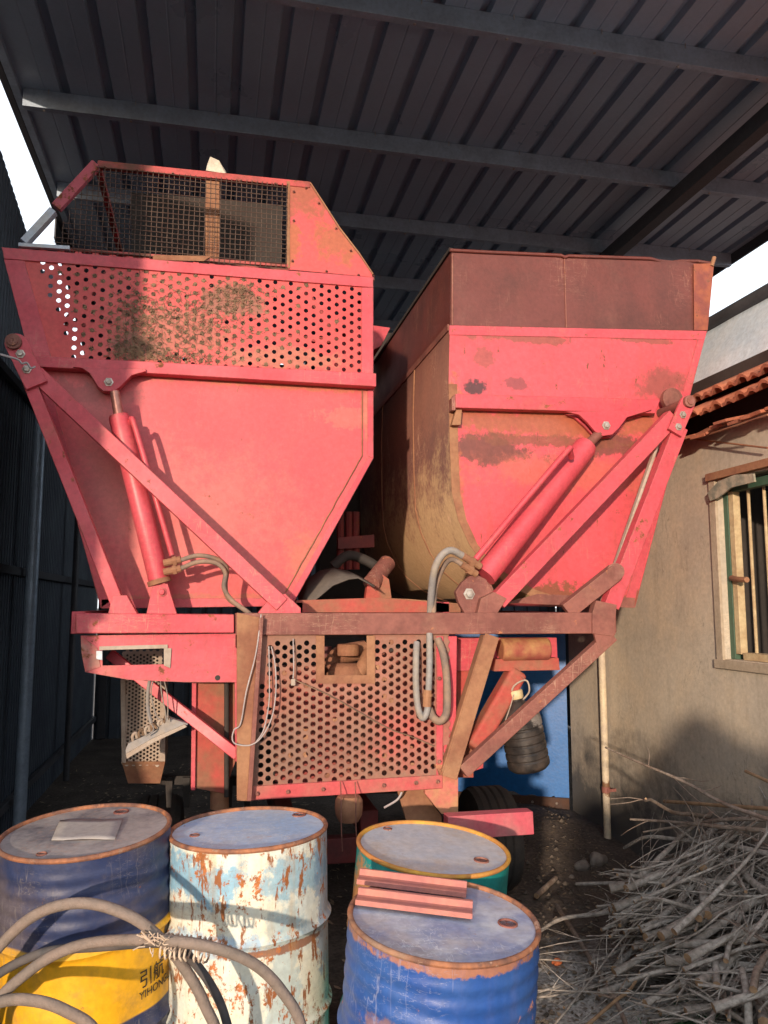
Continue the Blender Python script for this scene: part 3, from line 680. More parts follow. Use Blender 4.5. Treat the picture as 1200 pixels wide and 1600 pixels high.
    for x, y in ((165, 262), (215, 267), (270, 272), (375, 283), (430, 288), (478, 294), (498, 318), (525, 357), (548, 392), (457, 408), (510, 424), (560, 430), (459, 300), (459, 345)):
        bolt(x, y, YC-0.021 if x < 450 else YC-0.013, 0.005, parent=cage, m=M['brown'])
    # frame behind, 1.1 m deeper
    DB = 1.1
    for a, b in (((151, 257), (38, 384)), ((484, 289), (582, 430)), ((153, 258), (484, 291)), ((38, 384), (582, 430))):
        A = P(*a, YC); B = P(*b, YC); off = Vector((0, DB, 0))
        MB().bar(A+off, B+off, 0.035, 0.035).build('cage_bar', M['cage_frame'], cage)
    for a in ((153, 258), (484, 291), (582, 430)):
        A = P(*a, YC); MB().bar(A+Vector((0, 0.02, -0.004)), A+Vector((0, DB-0.02, -0.004)), 0.03, 0.03, up=(0, 0, 1)).build('cage_bar', M['cage_frame'], cage)
    # centre board; dark sheet added in place of the dim roof and hopper rear
    plate([(321, 272), (343, 274), (343, 408), (321, 405)], YC+0.30, 0.02, 'cage_board', M['brown_dust'], cage)
    plate([(205, 300), (440, 320), (440, 430), (205, 412)], YC+1.3, 0.03, 'dark_backing', M['dark'], cage)
    # welded wire
    mb = MB(); TL, TR = P(151, 260, YC-0.022), P(449, 287, YC-0.022); z1 = TL.z; zb = P(449, 420, YC-0.022).z; BLp = P(70, 392, YC-0.022)
    s = 0.0262; r = 0.0021; x = P(98, 392, YC).x
    ztop = lambda x: (TL.z+(TR.z-TL.z)*(x-TL.x)/(TR.x-TL.x)) if x > TL.x else BLp.z+(TL.z-BLp.z)*(x-BLp.x)/(TL.x-BLp.x)
    zbot = lambda x: BLp.z+(P(449, 420, YC-0.022).z-BLp.z)*(x-BLp.x)/(TR.x-BLp.x)
    k = 0
    while x < TR.x:
        pts = [Vector((x+0.0012*math.sin(q*2+k), YC-0.022+0.002*math.sin(q*1.7+k), zbot(x)+(ztop(x)-zbot(x))*q/8)) for q in range(9)]
        mb.tube(pts, r, 5, caps=False); x += s*random.uniform(0.97, 1.03); k += 1
    z = zb
    while z < z1+0.02:
        # horizontal wires follow the slight fall of the frame
        pts = []
        for q in range(33):
            x = BLp.x+(TR.x-BLp.x)*q/32; zz = z+0.0015*math.sin(x*9+z*30)
            if zbot(x)-0.005 < zz < ztop(x): pts.append(Vector((x, YC-0.026+0.002*math.sin(x*11+z*20), zz)))
        if len(pts) > 1: mb.tube(pts, r, 5, caps=False)
        z += s
    mb.build('wire_mesh', M['wire'], cage, smooth=60)
    # pivot bracket under the rail
    br = plate([(113, 573), (128, 575), (140, 583), (153, 604), (161, 611), (179, 611), (188, 604), (206, 586), (228, 580), (228, 576)], YH-0.085, 0.02, 'pivot_bracket', M['red_clean'], hop, bevel=0.003)
    br2 = plate([(113, 576), (128, 578), (140, 586), (153, 607), (161, 614), (179, 614), (188, 607), (206, 589), (228, 583), (228, 580)], YH-0.03, 0.02, 'pivot_bracket', M['red_clean'], hop, bevel=0.003)
    bolt(170, 597, YH-0.086, 0.015, parent=hop)
    # hinge arm plate at top left
    pv = YB+0.08
    def capsule(a, b, rr, Y, th, name, m, par):
        A = P(*a, Y); B = P(*b, Y); d = (B-A).normalized(); nrm = Vector((-d.z, 0, d.x)); pts = []
        a0 = math.atan2(nrm.z, nrm.x)
        for k in range(13):
            an = a0+math.pi*k/12; pts.append(A+Vector((math.cos(an), 0, math.sin(an)))*rr)
        for s_ in (-1, 1): pts.append(B-nrm*rr if s_ == -1 else B+nrm*rr)
        return MB().prism(pts, (0, th, 0)).build(name, m, par, bevel=0.003)
    capsule((25, 537), (57, 602), 0.048, pv-0.075, 0.02, 'hinge_plate', M['red_clean'], HV)
    MB().lathe([(0.034, 0), (0.034, 0.02), (0.022, 0.022), (0.022, 0.03), (0.008, 0.032), (0.0, 0.026)], P(22, 535, pv-0.075), 24, axis=(0, -1, 0)).build('hinge_pin', M['brown'], HV, smooth=30)
    MB().tube([P(22, 535, pv-0.05), P(22, 535, pv-0.05)+Vector((0, 0.35, 0))], 0.03, 16).build('hinge_pin', M['brown'], HV, smooth=40)
    bolt(32, 553, pv-0.077, 0.014); bolt(42, 577, pv-0.077, 0.014)
    # struts
    pbar((44, 590), (187, 950), 20, pv-0.02, YB+0.06, 0.06, 'strut', M['red'])
    pbar((57, 585), (440, 945), 25, pv-0.02, YB+0.04, 0.06, 'strut', M['red'])
    plate([(168, 962), (176, 930), (198, 930), (216, 962)], YB+0.02, 0.08, 'strut_foot', M['red_clean'])
    plate([(400, 962), (425, 930), (446, 928), (470, 950), (470, 962)], YB+0.02, 0.05, 'strut_foot', M['red'])
    # hydraulic cylinder
    yc = YB+0.13
    A = P(179, 612, yc); B = P(186, 652, yc); C = P(248, 905, yc)
    cyl = MB().tube([B, C], 0.047, 24).tube([B-(C-B)*0.012, B], 0.043, 24).build('hydraulic_cylinder', M['red_clean'], HV, smooth=40)
    MB().tube([A, B], 0.022, 16).build('piston_rod', M['rod'], cyl, smooth=40)
    MB().tube([C, P(250, 912, yc)], 0.054, 24).build('end_collar', M['brown_dust'], cyl, smooth=40)
    plate([(239, 912), (262, 912), (277, 962), (228, 962)], yc-0.03, 0.06, 'clevis', M['red_clean'], cyl)
    bolt(253, 925, yc-0.032, 0.014, parent=cyl, m=M['red_clean'], hexa=False)
    D1 = P(208, 656, yc-0.05); D2 = P(269, 868, yc-0.05)
    MB().tube(spline([P(203, 668, yc), P(205, 658, yc-0.03), D1+Vector((0.005, 0, -0.02)), D1.lerp(D2, 0.5), D2], 6), 0.013, 12).build('oil_pipe', M['red_clean'], cyl, smooth=40)
    for y_ in (876, 890):
        MB().tube([P(256, y_+4, yc-0.05), P(283, y_-2, yc-0.06)], 0.017, 10).tube([P(270, y_+1, yc-0.055), P(276, y_, yc-0.056)], 0.023, 6).build('hose_fitting', M['brown_dust'], cyl, smooth=30)
    hose([P(283, 875, yc-0.06), P(310, 868, yc-0.07), P(340, 874, yc-0.06), P(354, 888, yc-0.05), P(352, 915, yc-0.04), P(357, 935, yc-0.03), P(378, 950, yc-0.08), P(400, 968, yc-0.02)], 0.011, 'hydraulic_hose', M['hose'])
    hose([P(283, 888, yc-0.06), P(310, 878, yc-0.09), P(338, 880, yc-0.08), P(352, 895, yc-0.07), P(350, 918, yc-0.06), P(362, 938, yc-0.05), P(385, 955, yc-0.10), P(405, 972, yc-0.0)], 0.011, 'hydraulic_hose', M['hose'])
left_hopper()

def right_hopper():
    D = 2.6
    curve = [(703, 508), (701, 600), (703, 700), (706, 770), (716, 812), (733, 850), (757, 884), (790, 912), (830, 932), (870, 942)]
    out = curve+[(992, 948), (1104, 517)]
    W = [P(x, y, YH) for x, y in out]
    n = len(W); mb = MB(); Dv = Vector((0, D, 0))
    for i in range(0, n-1):
        a, b = W[i], W[i+1]; k = i
        mi = 1 if i < len(curve)-1 else 0
        mb.add([a, b, b+Dv, a+Dv], [(0, 1, 2, 3)], mi)
    mb.add([w+Dv for w in W], [tuple(range(n))], 0)
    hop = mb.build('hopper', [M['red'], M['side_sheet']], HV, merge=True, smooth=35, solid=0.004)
    plate(out, YH-0.005, 0.004, 'front_sheet', M['red_right'], hop, bevel=0.0015)
    # raised border
    plate([(702, 508), (1105, 517), (1101, 531), (702, 523)], YH-0.009, 0.004, 'edge_flange', M['red_clean'], hop, bevel=0.001)
    plate([(1090, 531), (1101, 531), (990, 946), (975, 946)], YH-0.009, 0.004, 'edge_flange', M['red'], hop, bevel=0.001)
    inner = [(x+13, y-(2 if y > 850 else 0)-(6 if y > 900 else 0)) for x, y in curve]
    inner[-1] = (870, 932); inner[-2] = (838, 922)
    mb = MB()
    for i in range(1, len(curve)-1):
        mb.prism([P(*curve[i], YH-0.009), P(*curve[i+1], YH-0.009), P(*inner[i+1], YH-0.009), P(*inner[i], YH-0.009)], (0, 0.004, 0))
    mb.build('edge_flange', M['brown_dust'], hop)
    plate([(840, 928), (992, 934), (992, 950), (790, 942)], YH-0.012, 0.006, 'bottom_flange', M['brown'], hop)
    # side seams
    for dy in (0.75, 1.7):
        MB().tube([w+Vector((-0.003, dy, 0)) for w in W[:len(curve)]], 0.006, 6).build('side_seam', M['brown_dust'], hop, smooth=60)
    MB().bar(W[0]+Vector((-0.006, 0.01, -0.01)), W[0]+Vector((-0.006, D, -0.01)), 0.035, 0.008, up=(1, 0, 0)).build('side_seam', M['brown'], hop)
    # rusty extension: front, left side, right side; rolled rim
    e = [(705, 390), (880, 400), (1020, 404), (1060, 408), (1114, 410), (1104, 517), (703, 508)]
    ext = plate(e, YH+0.010, 0.004, 'hopper_extension', M['rust_sheet'], HV, bevel=0.001)
    TLx = P(705, 391, YH+0.01); TRx = P(1114, 411, YH+0.01); b0 = P(703, 512, YH+0.01); b1 = P(1104, 520, YH+0.01)
    MB().prism([TLx, b0, b0+Dv, TLx+Dv], (0.004, 0, 0)).build('side_sheet', M['rust_sheet'], ext)
    MB().prism([TRx, b1, b1+Dv, TRx+Dv], (0.004, 0, 0)).build('side_sheet', M['rust_sheet'], ext)
    MB().prism([TLx+Dv, TRx+Dv, b1+Dv, b0+Dv], (0, 0.004, 0)).build('side_sheet', M['rust_sheet'], ext)
    rim = [P(x, y, YH+0.004+(0.02 if x in (1040, 1062) else 0)) for x, y in ((703, 391), (760, 394), (876, 399), (882, 402), (888, 400), (1016, 404), (1040, 411), (1062, 408), (1090, 408), (1113, 412))]
    MB().tube(rim, 0.010, 8).build('rim', M['rust_sheet'], ext, smooth=50)
    MB().bar(TLx+Vector((0, 0, 0.004)), TLx+Dv+Vector((0, 0, 0.004)), 0.025, 0.02, up=(0, 0, 1)).build('rim', M['dark'], ext)
    MB().tube([P(882, 402, YH+0.006), P(885, 512, YH+0.006)], 0.0035, 6).build('weld_seam', M['brown'], ext)
    MB().tube([P(707, 398, YH+0.006), P(707, 508, YH+0.006)], 0.006, 6).build('weld_seam', M['brown'], ext)
    # split corner at right end: folded strip
    plate([(1084, 412), (1116, 411), (1106, 516), (1085, 516)], YH-0.004, 0.006, 'corner_strip', mat('corner_strip', (0.23, 0.06, 0.045), (0.34, 0.10, 0.05), vscale=10, rust=0.3, rscale=16, rustc=(0.13, 0.06, 0.04), rough=0.6), ext, bevel=0.002)
    MB().tube([P(1116, 402, YH-0.004), P(1112, 416, YH-0.004)], 0.012, 8).build('corner_lug', M['brown_dust'], ext, smooth=40)
    # rail and its bracket
    mb = MB(); mb.prism([P(712, 615, YH-0.07), P(1032, 624, YH-0.07), P(1024, 646, YH-0.07), P(712, 637, YH-0.07)], (0, 0.06, 0))
    mb.build('rail', M['red'], hop, bevel=0.004)
    plate([(706, 622), (712, 615), (712, 641), (706, 641)], YH-0.065, 0.055, 'rail_end', M['brown'], hop)
    plate([(884, 643), (905, 648), (918, 660), (930, 674), (942, 681), (957, 679), (968, 668), (980, 652), (1020, 640)], YH-0.085, 0.02, 'pivot_bracket', M['red_clean'], hop, bevel=0.003)
    plate([(884, 647), (897, 652), (912, 665), (924, 678), (938, 685), (955, 684), (968, 673), (980, 656), (1020, 645)], YH-0.03, 0.02, 'pivot_bracket', M['red_clean'], hop, bevel=0.003)
    bolt(947, 665, YH-0.087, 0.017, parent=hop)
    plate([(713, 640), (722, 640), (720, 664), (706, 664)], YH-0.05, 0.05, 'rail_gusset', M['brown_dust'], hop)
    pv = YB+0.08
    # hinge
    MB().lathe([(0.062, 0), (0.062, 0.03), (0.04, 0.032), (0.04, 0.034), (0, 0.034)], P(1047, 625, YH-0.07), 28, axis=(0, -1, 0)).build('hinge_disc', M['brown'], hop, smooth=30)
    A = P(1075, 630, pv-0.075); B = P(1055, 676, pv-0.075); d = (B-A).normalized(); nr = Vector((-d.z, 0, d.x)); pts = []
    a0 = math.atan2(nr.z, nr.x)
    for k in range(13): pts.append(A+Vector((math.cos(a0+math.pi*k/12), 0, math.sin(a0+math.pi*k/12)))*0.042)
    pts += [B-nr*0.042, B+nr*0.042]
    MB().prism(pts, (0, 0.02, 0)).build('hinge_plate', M['red_clean'], HV, bevel=0.003)
    MB().lathe([(0.032, 0), (0.032, 0.02), (0.02, 0.022), (0.02, 0.028), (0.0, 0.024)], P(1075, 628, pv-0.075), 24, axis=(0, -1, 0)).build('hinge_pin', M['brown'], HV, smooth=30)
    MB().tube([P(1075, 628, pv-0.05), P(1075, 628, pv-0.05)+Vector((0, 0.3, 0))], 0.028, 16).build('hinge_pin', M['brown'], HV, smooth=40)
    bolt(1067, 648, pv-0.077, 0.014); bolt(1060, 667, pv-0.077, 0.014)
    pbar((1050, 652), (776, 940), 26, pv-0.02, YB+0.05, 0.06, 'strut', M['red'])
    pbar((1060, 668), (952, 948), 25, pv-0.02, YB+0.05, 0.06, 'strut', M['red'])
    pbar((1028, 690), (938, 950), 5, pv+0.04, YB+0.10, 0.03, 'strut_edge', M['grey_paint'])
    pbar((962, 893), (884, 955), 26, YB-0.0, YB+0.05, 0.06, 'brace', M['brown'])
    MB().tube([P(962, 893, YB-0.03), P(962, 893, YB+0.03)], 0.043, 14).build('brace_end', M['brown'], HV, smooth=40)
    plate([(926, 958), (932, 938), (964, 945), (962, 965), (958, 994), (926, 990)], YB-0.012, 0.05, 'strut_foot', M['brown'])
    plate([(745, 962), (752, 935), (772, 925), (792, 935), (775, 962)], YB+0.01, 0.05, 'strut_foot', M['brown'])
    # hydraulic cylinder
    yc = YB+0.10
    A = P(934, 683, YH-0.05); B = P(914, 699, YH-0.085); C = P(757, 900, yc)
    cyl = MB().tube([B, C], 0.062, 28).tube([B+(B-C)*0.02, B], 0.055, 28).build('hydraulic_cylinder', M['red_clean'], HV, smooth=40)
    MB().tube([P(946, 668, YH-0.047), B], 0.026, 16).build('piston_rod', M['brown'], cyl, smooth=40)
    plate([(712, 925), (722, 910), (740, 895), (760, 905), (770, 925), (762, 948), (765, 962), (728, 962), (716, 940)], yc-0.05, 0.035, 'clevis', M['brown'], cyl, bevel=0.004)
    plate([(718, 925), (726, 910), (742, 895), (768, 912), (775, 930), (766, 962), (728, 962)], yc+0.03, 0.035, 'clevis', M['brown'], cyl, bevel=0.004)
    bolt(733, 928, yc-0.052, 0.020, parent=cyl)
    D1 = P(886, 703, yc-0.06); D2 = P(743, 874, yc-0.06)
    MB().tube(spline([P(893, 715, yc), P(890, 705, yc-0.04), D1+Vector((-0.005, 0, -0.012)), D1.lerp(D2, 0.5), D2], 6), 0.016, 12).build('oil_pipe', M['red_clean'], cyl, smooth=40)
    for (a, b) in (((750, 885), (722, 868)), ((744, 897), (722, 882))):
        MB().tube([P(*a, yc-0.05), P(*b, yc-0.08)], 0.018, 10).tube([P((a[0]+b[0])/2-2, (a[1]+b[1])/2, yc-0.065), P((a[0]+b[0])/2+4, (a[1]+b[1])/2+3, yc-0.06)], 0.024, 6).build('hose_fitting', M['brown_dust'], cyl, smooth=30)
    hose([P(722, 868, yc-0.08), P(705, 860, yc-0.10), P(690, 868, yc-0.10), P(679, 890, yc-0.08), P(674, 925, yc-0.02), P(672, 965, YB+0.14), P(670, 1000, YB+0.10)], 0.018, 'hydraulic_hose', M['hose_grey'])
    hose([P(722, 882, yc-0.08), P(706, 874, yc-0.06), P(694, 884, yc-0.03), P(683, 910, yc), P(678, 940, YB+0.12), P(677, 1000, YB+0.10)], 0.013, 'hydraulic_hose', M['hose'])
right_hopper()

def frame():
    # cross beam: brown tube on the right, red box on the left
    Y = YB
    MB().prism([P(368, 958, Y), P(963, 957, Y), P(963, 990, Y), P(368, 993, Y)], (0, 0.12, 0)).build('frame_beam', M['brown'], HV, bevel=0.006)
    MB().prism([P(118, 958, Y), P(366, 960, Y), P(366, 989, Y), P(118, 990, Y)], (0, 0.12, 0)).build('frame_beam', M['red'], HV, bevel=0.005)
    # side beams going back from the ends, inner rails
    for px_, m in ((122, 'red'), (955, 'brown')):
        a = P(px_, 973, Y+0.125); MB().bar(a, a+Vector((0, 2.4, 0)), 0.06, 0.10, up=(0, 0, 1)).build('side_beam', M[m], HV, bevel=0.004)
    for x, m in ((P(460, 950, 4.0).x, 'darkred'), (P(690, 950, 4.0).x, 'red')):
        MB().box((x, 5.3, 1.66), (0.09, 2.6, 0.11)).build('side_beam', M[m], HV, bevel=0.004)
    plate([(462, 938), (590, 934), (720, 944), (720, 957), (462, 957)], YB+0.35, 0.05, 'rear_rail', M['mixed'])
    plate([(590, 934), (640, 936), (775, 948), (775, 953), (590, 944)], YB+0.5, 0.3, 'rear_rail', M['brown_dust'])
    # left housing with the lamp cut-out
    Yp = Y+0.03
    outer = [(126, 993), (368, 990), (386, 1000), (386, 1066), (290, 1066), (200, 1062), (133, 1050)]
    hx = [(160, 1016), (256, 1013), (256, 1038), (160, 1040)]
    mb = MB()
    segs = [[(126, 993), (368, 990), (368, 1012), (256, 1013), (160, 1016), (128, 1016)],
            [(128, 1016), (160, 1016), (160, 1040), (131, 1040)],
            [(256, 1013), (368, 1012), (384, 1020), (384, 1040), (256, 1038)],
            [(131, 1040), (160, 1040), (256, 1038), (384, 1040), (384, 1066), (290, 1066), (200, 1062), (133, 1050)]]
    for s_ in segs: mb.prism(*poly(s_, Yp, 0.012))
    hs = mb.build('housing', M['red'], HV)
    for s_ in ([(155, 1010), (262, 1007), (262, 1013), (155, 1016)], [(256, 1013), (268, 1013), (266, 1044), (256, 1040)]):
        plate(s_, Yp-0.008, 0.007, 'cutout_frame', M['grey_paint'], hs, bevel=0.001)
    plate([(150, 1017), (160, 1017), (160, 1032), (150, 1030)], Yp-0.02, 0.018, 'cutout_frame', M['cream'], hs)
    plate([(126, 993), (152, 1012), (157, 1042), (133, 1050), (127, 1020)], Yp-0.004, 0.003, 'dented_corner', mat('scuffed_corner', (0.40, 0.20, 0.16), (0.55, 0.09, 0.09), vscale=9, rust=0.25, rough=0.6), hs)
    MB().tube([P(340, 1059, Yp-0.002), P(340, 1059, Yp+0.004)], 0.012, 12).build('hole_plug', M['dark'], hs)
    # diagonal brace
    pbar((172, 1022), (372, 1180), 16, Yp+0.22, Yp+0.06, 0.05, 'brace', M['red_clean'])
    # verticals at the left of the guard
    plate([(366, 988), (386, 1000), (386, 1190), (368, 1190)], Yp+0.02, 0.05, 'upright', M['red_clean'])
    MB().prism([P(370, 957, Y-0.03), P(409, 965, Y-0.03), P(389, 1252, Y-0.03), P(370, 1252, Y-0.03)], (0, 0.025, 0)).build('upright', M['brown_dust'], HV, bevel=0.004)
    MB().bar(P(408, 965, Y-0.02), P(389, 1250, Y-0.02), 0.02, 0.05).build('upright_edge', M['brown'], HV, bevel=0.003)
    # muddy red panel behind the brace
    plate([(306, 1060), (368, 1060), (368, 1190), (350, 1240), (306, 1232)], Y+0.25, 0.02, 'lower_panel', M['mixed'])
    plate([(300, 1060), (307, 1060), (305, 1235), (298, 1235)], Y+0.23, 0.04, 'lower_panel_edge', M['red'])
    MB().tube([P(354, 1060, Y+0.21), P(354, 1245, Y+0.21)], 0.012, 10).build('lower_pipe', M['dark'], HV)
    MB().tube([P(343, 1190, Y+0.3), P(343, 1262, Y+0.3)], 0.045, 14).build('lower_pipe', M['brown_dust'], HV, smooth=40)
    # pale perforated screen box
    Ys = Y+0.42
    scr = plate([(188, 1062), (196, 1062), (197, 1192), (190, 1192)], Ys, 0.25, 'screen_box', M['grey_paint'])
    plate([(250, 1062), (258, 1062), (258, 1190), (250, 1190)], Ys, 0.25, 'screen_side', M['grey_paint'], scr)
    pl = [P(x, y, Ys+0.01) for x, y in [(194, 1020), (252, 1020), (252, 1192), (196, 1192)]]
    pi = abs(P(200, 1100, Ys).z-P(200, 1105.2, Ys).z)
    perf_poly(pl, pi*1.15, pi*0.36, M['grey_paint'], 'screen_sheet', scr, thick=0.002)
    plate([(194, 1020), (252, 1020), (252, 1192), (196, 1192)], Ys+0.10, 0.01, 'screen_back', M['dark'], scr)
    MB().prism([P(190, 1190, Ys), P(258, 1190, Ys), P(250, 1224, Ys+0.06), P(200, 1224, Ys+0.06)], (0, 0.2, 0)).build('screen_foot', M['brown_dust'], scr)
    # hanging lamp bar
    L1 = plate([(196, 1172), (200, 1162), (246, 1140), (262, 1121), (294, 1131), (290, 1137), (240, 1158), (197, 1184)], Y+0.10, 0.05, 'tail_lamp', M['hose_grey'])
    plate([(197, 1178), (240, 1153), (289, 1132), (292, 1136), (241, 1160), (198, 1186)], Y+0.085, 0.02, 'lamp_edge', M['grey_paint'], L1)
    random.seed(5)
    for k in range(6):
        x = 208+k*10; y = 1150-k*5.2
        MB().tube(spline([P(x, y+8, Y+0.11), P(x-1, y, Y+0.10), P(x+4, y-5, Y+0.10), P(x+6, y+3, Y+0.11)], 4), 0.007, 8).build('lamp_socket', M['straw'] if k % 2 else M['grey_paint'], L1, smooth=50)
    for pts, r in (([(250, 1040), (238, 1052), (232, 1075), (231, 1105), (236, 1130)], 0.009), ([(250, 1045), (252, 1080), (258, 1110), (260, 1128)], 0.003),
                   ([(252, 1042), (256, 1060), (262, 1090), (262, 1125)], 0.003), ([(246, 1045), (236, 1080), (243, 1115), (250, 1125)], 0.003), ([(232, 1100), (234, 1125), (240, 1140), (228, 1150)], 0.003)):
        MB().tube(spline([P(x, y, Y+0.06) for x, y in pts], 6), r, 6).build('lamp_wire', M['hose_grey'], L1, smooth=60)
frame()

def guard():
    Y = YB+0.02
    outl = [(410, 996), (693, 996), (690, 1213), (395, 1231)]
    pp = [P(x, y, Y) for x, y in outl]
    pitch = abs(P(540, 1100, Y).z-P(540, 1113.3, Y).z)
    bl = [(P(x, y, Y).x, P(x, y, Y).z) for x, y in [(500, 980), (580, 980), (580, 1062), (500, 1062)]]
    cen = []
    g = perf_poly(pp, pitch, pitch*0.325, M['guard'], 'mesh_guard', HV, block=bl, thick=0.004, centres=cen)
    random.seed(41); mb = MB()
    for c in cen:
        low = (c.z-cen[0].z)
        if random.random() < 0.07:
            rr = pitch*0.33; n0 = random.randint(0, 8); kk = [c+Vector((rr*math.cos(q), random.uniform(0, 0.004), rr*math.sin(q))) for q in [2*math.pi*k/9 for k in range(9)]]
            mb.add(kk+[c+Vector((rr*random.uniform(-.5, .5), 0.003, rr*random.uniform(-.5, .5)))], [((k+n0) % 9, (k+n0+1) % 9, 9) for k in range(random.randint(3, 9))])
    tag(mb.build('caked_dirt', M['brown_dust'], g), 'dried dirt caked in some guard holes', kind='stuff')
    for x, y in ((402, 1240), (450, 1237), (505, 1233), (600, 1227), (650, 1223), (684, 1221), (687, 1010), (686, 1060), (686, 1130), (686, 1190)):
        bolt(x, y, Y-0.018, 0.007, parent=g, m=M['brown'])
    # opening frame
    Yf = Y-0.010
    mb = MB()
    for s_ in ([(494, 993), (507, 993), (507, 1068), (494, 1068)], [(573, 993), (586, 993), (586, 1068), (573, 1068)], [(507, 1055), (573, 1055), (573, 1068), (507, 1068)]):
        mb.prism(*poly(s_, Yf, 0.006))
    mb.build('opening_frame', M['brown_dust'], g)
    plate([(395, 1229), (692, 1211), (692, 1232), (392, 1251)], Yf-0.004, 0.03, 'bottom_bar', mat('dusty_red_bar', (0.42, 0.14, 0.11), (0.52, 0.08, 0.09), vscale=4, dust=0.3, rough=0.7), g, bevel=0.003)
    plate([(682, 994), (693, 994), (692, 1215), (682, 1215)], Yf, 0.006, 'side_strip', M['red'], g)
    # red upright at the right
    plate([(693, 994), (714, 994), (712, 1200), (692, 1200)], YB+0.03, 0.05, 'upright', M['red_clean'])
    # engine wall behind the guard
    plate([(440, 1040), (500, 1040), (500, 1062), (582, 1062), (582, 1040), (600, 1020), (695, 1010), (695, 1218), (430, 1222), (425, 1120)], YB+0.13, 0.02, 'engine_wall', M['guard_back'])
    plate([(385, 996), (700, 996), (700, 1240), (385, 1240)], YB+0.75, 0.02, 'engine_wall', M['dark'])
    # filler neck and cap in the opening
    e = MB().lathe([(0.10, -0.12), (0.10, 0.0), (0.085, 0.03), (0.06, 0.05)], P(541, 1052, YB+0.24), 24).build('filler_neck', M['brown_dust'], HV, smooth=50)
    MB().lathe([(0.055, 0), (0.058, 0.008), (0.058, 0.045), (0.050, 0.055), (0, 0.058)], P(543, 1024, YB+0.24), 24).build('filler_cap', M['brown_dust'], e, smooth=40)
    MB().tube(spline([P(512, 1050, YB+0.3), P(530, 1025, YB+0.33), P(570, 1015, YB+0.36)], 6), 0.05, 12).build('engine_pipe', M['brown_dust'], HV, smooth=50)
    MB().tube([P(509, 1010, YB+0.34), P(509, 1040, YB+0.34)], 0.03, 12).build('engine_pipe', M['darkred'], HV, smooth=50)
    MB().tube(spline([P(560, 1056, YB+0.2), P(568, 1040, YB+0.2), P(578, 1020, YB+0.25)], 6), 0.035, 12).build('engine_pipe', M['brown_dust'], HV, smooth=50)
    # hoses in front of the guard
    hose([P(651, 1004, YB-0.01), P(650, 1030, YB-0.05), P(650, 1070, YB-0.05), P(653, 1105, YB-0.05), P(660, 1122, YB-0.05), P(667, 1112, YB-0.05), P(669, 1090, YB-0.05), P(671, 1040, YB-0.045), P(671, 990, YB-0.0)], 0.0155, 'hydraulic_hose', M['hose_grey'])
    MB().tube([P(668, 1078, YB-0.05), P(667, 1104, YB-0.05)], 0.020, 10).tube([P(668, 1084, YB-0.05), P(668, 1088, YB-0.05)], 0.024, 10).build('hose_fitting', M['brown_dust'], HV, smooth=30)
    hose([P(684, 998, YB), P(692, 1020, YB-0.03), P(697, 1050, YB-0.04), P(699, 1085, YB-0.05), P(697, 1115, YB-0.05), P(687, 1127, YB-0.05), P(676, 1120, YB-0.04), P(671, 1108, YB-0.02)], 0.018, 'hydraulic_hose', M['hose'])
    # thin cables
    hose([P(408, 960, YB-0.035), P(400, 1020, YB-0.05), P(385, 1080, YB-0.05), P(376, 1130, YB-0.045), P(366, 1140, YB-0.045), P(363, 1155, YB-0.05), P(370, 1163, YB-0.05), P(392, 1164, YB-0.05), P(410, 1150, YB-0.05), P(425, 1120, YB-0.05), P(431, 1080, YB-0.04), P(430, 1040, YB-0.02), P(424, 1010, YB+0.0)], 0.0032, 'loose_cable', M['cable'])
    hose([P(420, 1010, YB), P(421, 1060, YB-0.02), P(420, 1100, YB-0.03), P(412, 1140, YB-0.05), P(400, 1160, YB-0.05)], 0.003, 'loose_cable', M['cable'])
    hose([P(458, 998, YB), P(459, 1040, YB-0.02), P(458, 1060, YB-0.02)], 0.003, 'loose_cable', M['cable'])
    MB().box(P(458, 1066, YB-0.02), (0.02, 0.015, 0.03)).build('cable_clip', M['grey_paint'], HV, bevel=0.003)
    hose([P(460, 1062, YB-0.01), P(520, 1090, YB-0.012), P(600, 1135, YB-0.012), P(640, 1150, YB-0.012), P(678, 1166, YB-0.01)], 0.0025, 'loose_cable', M['straw'])
guard()

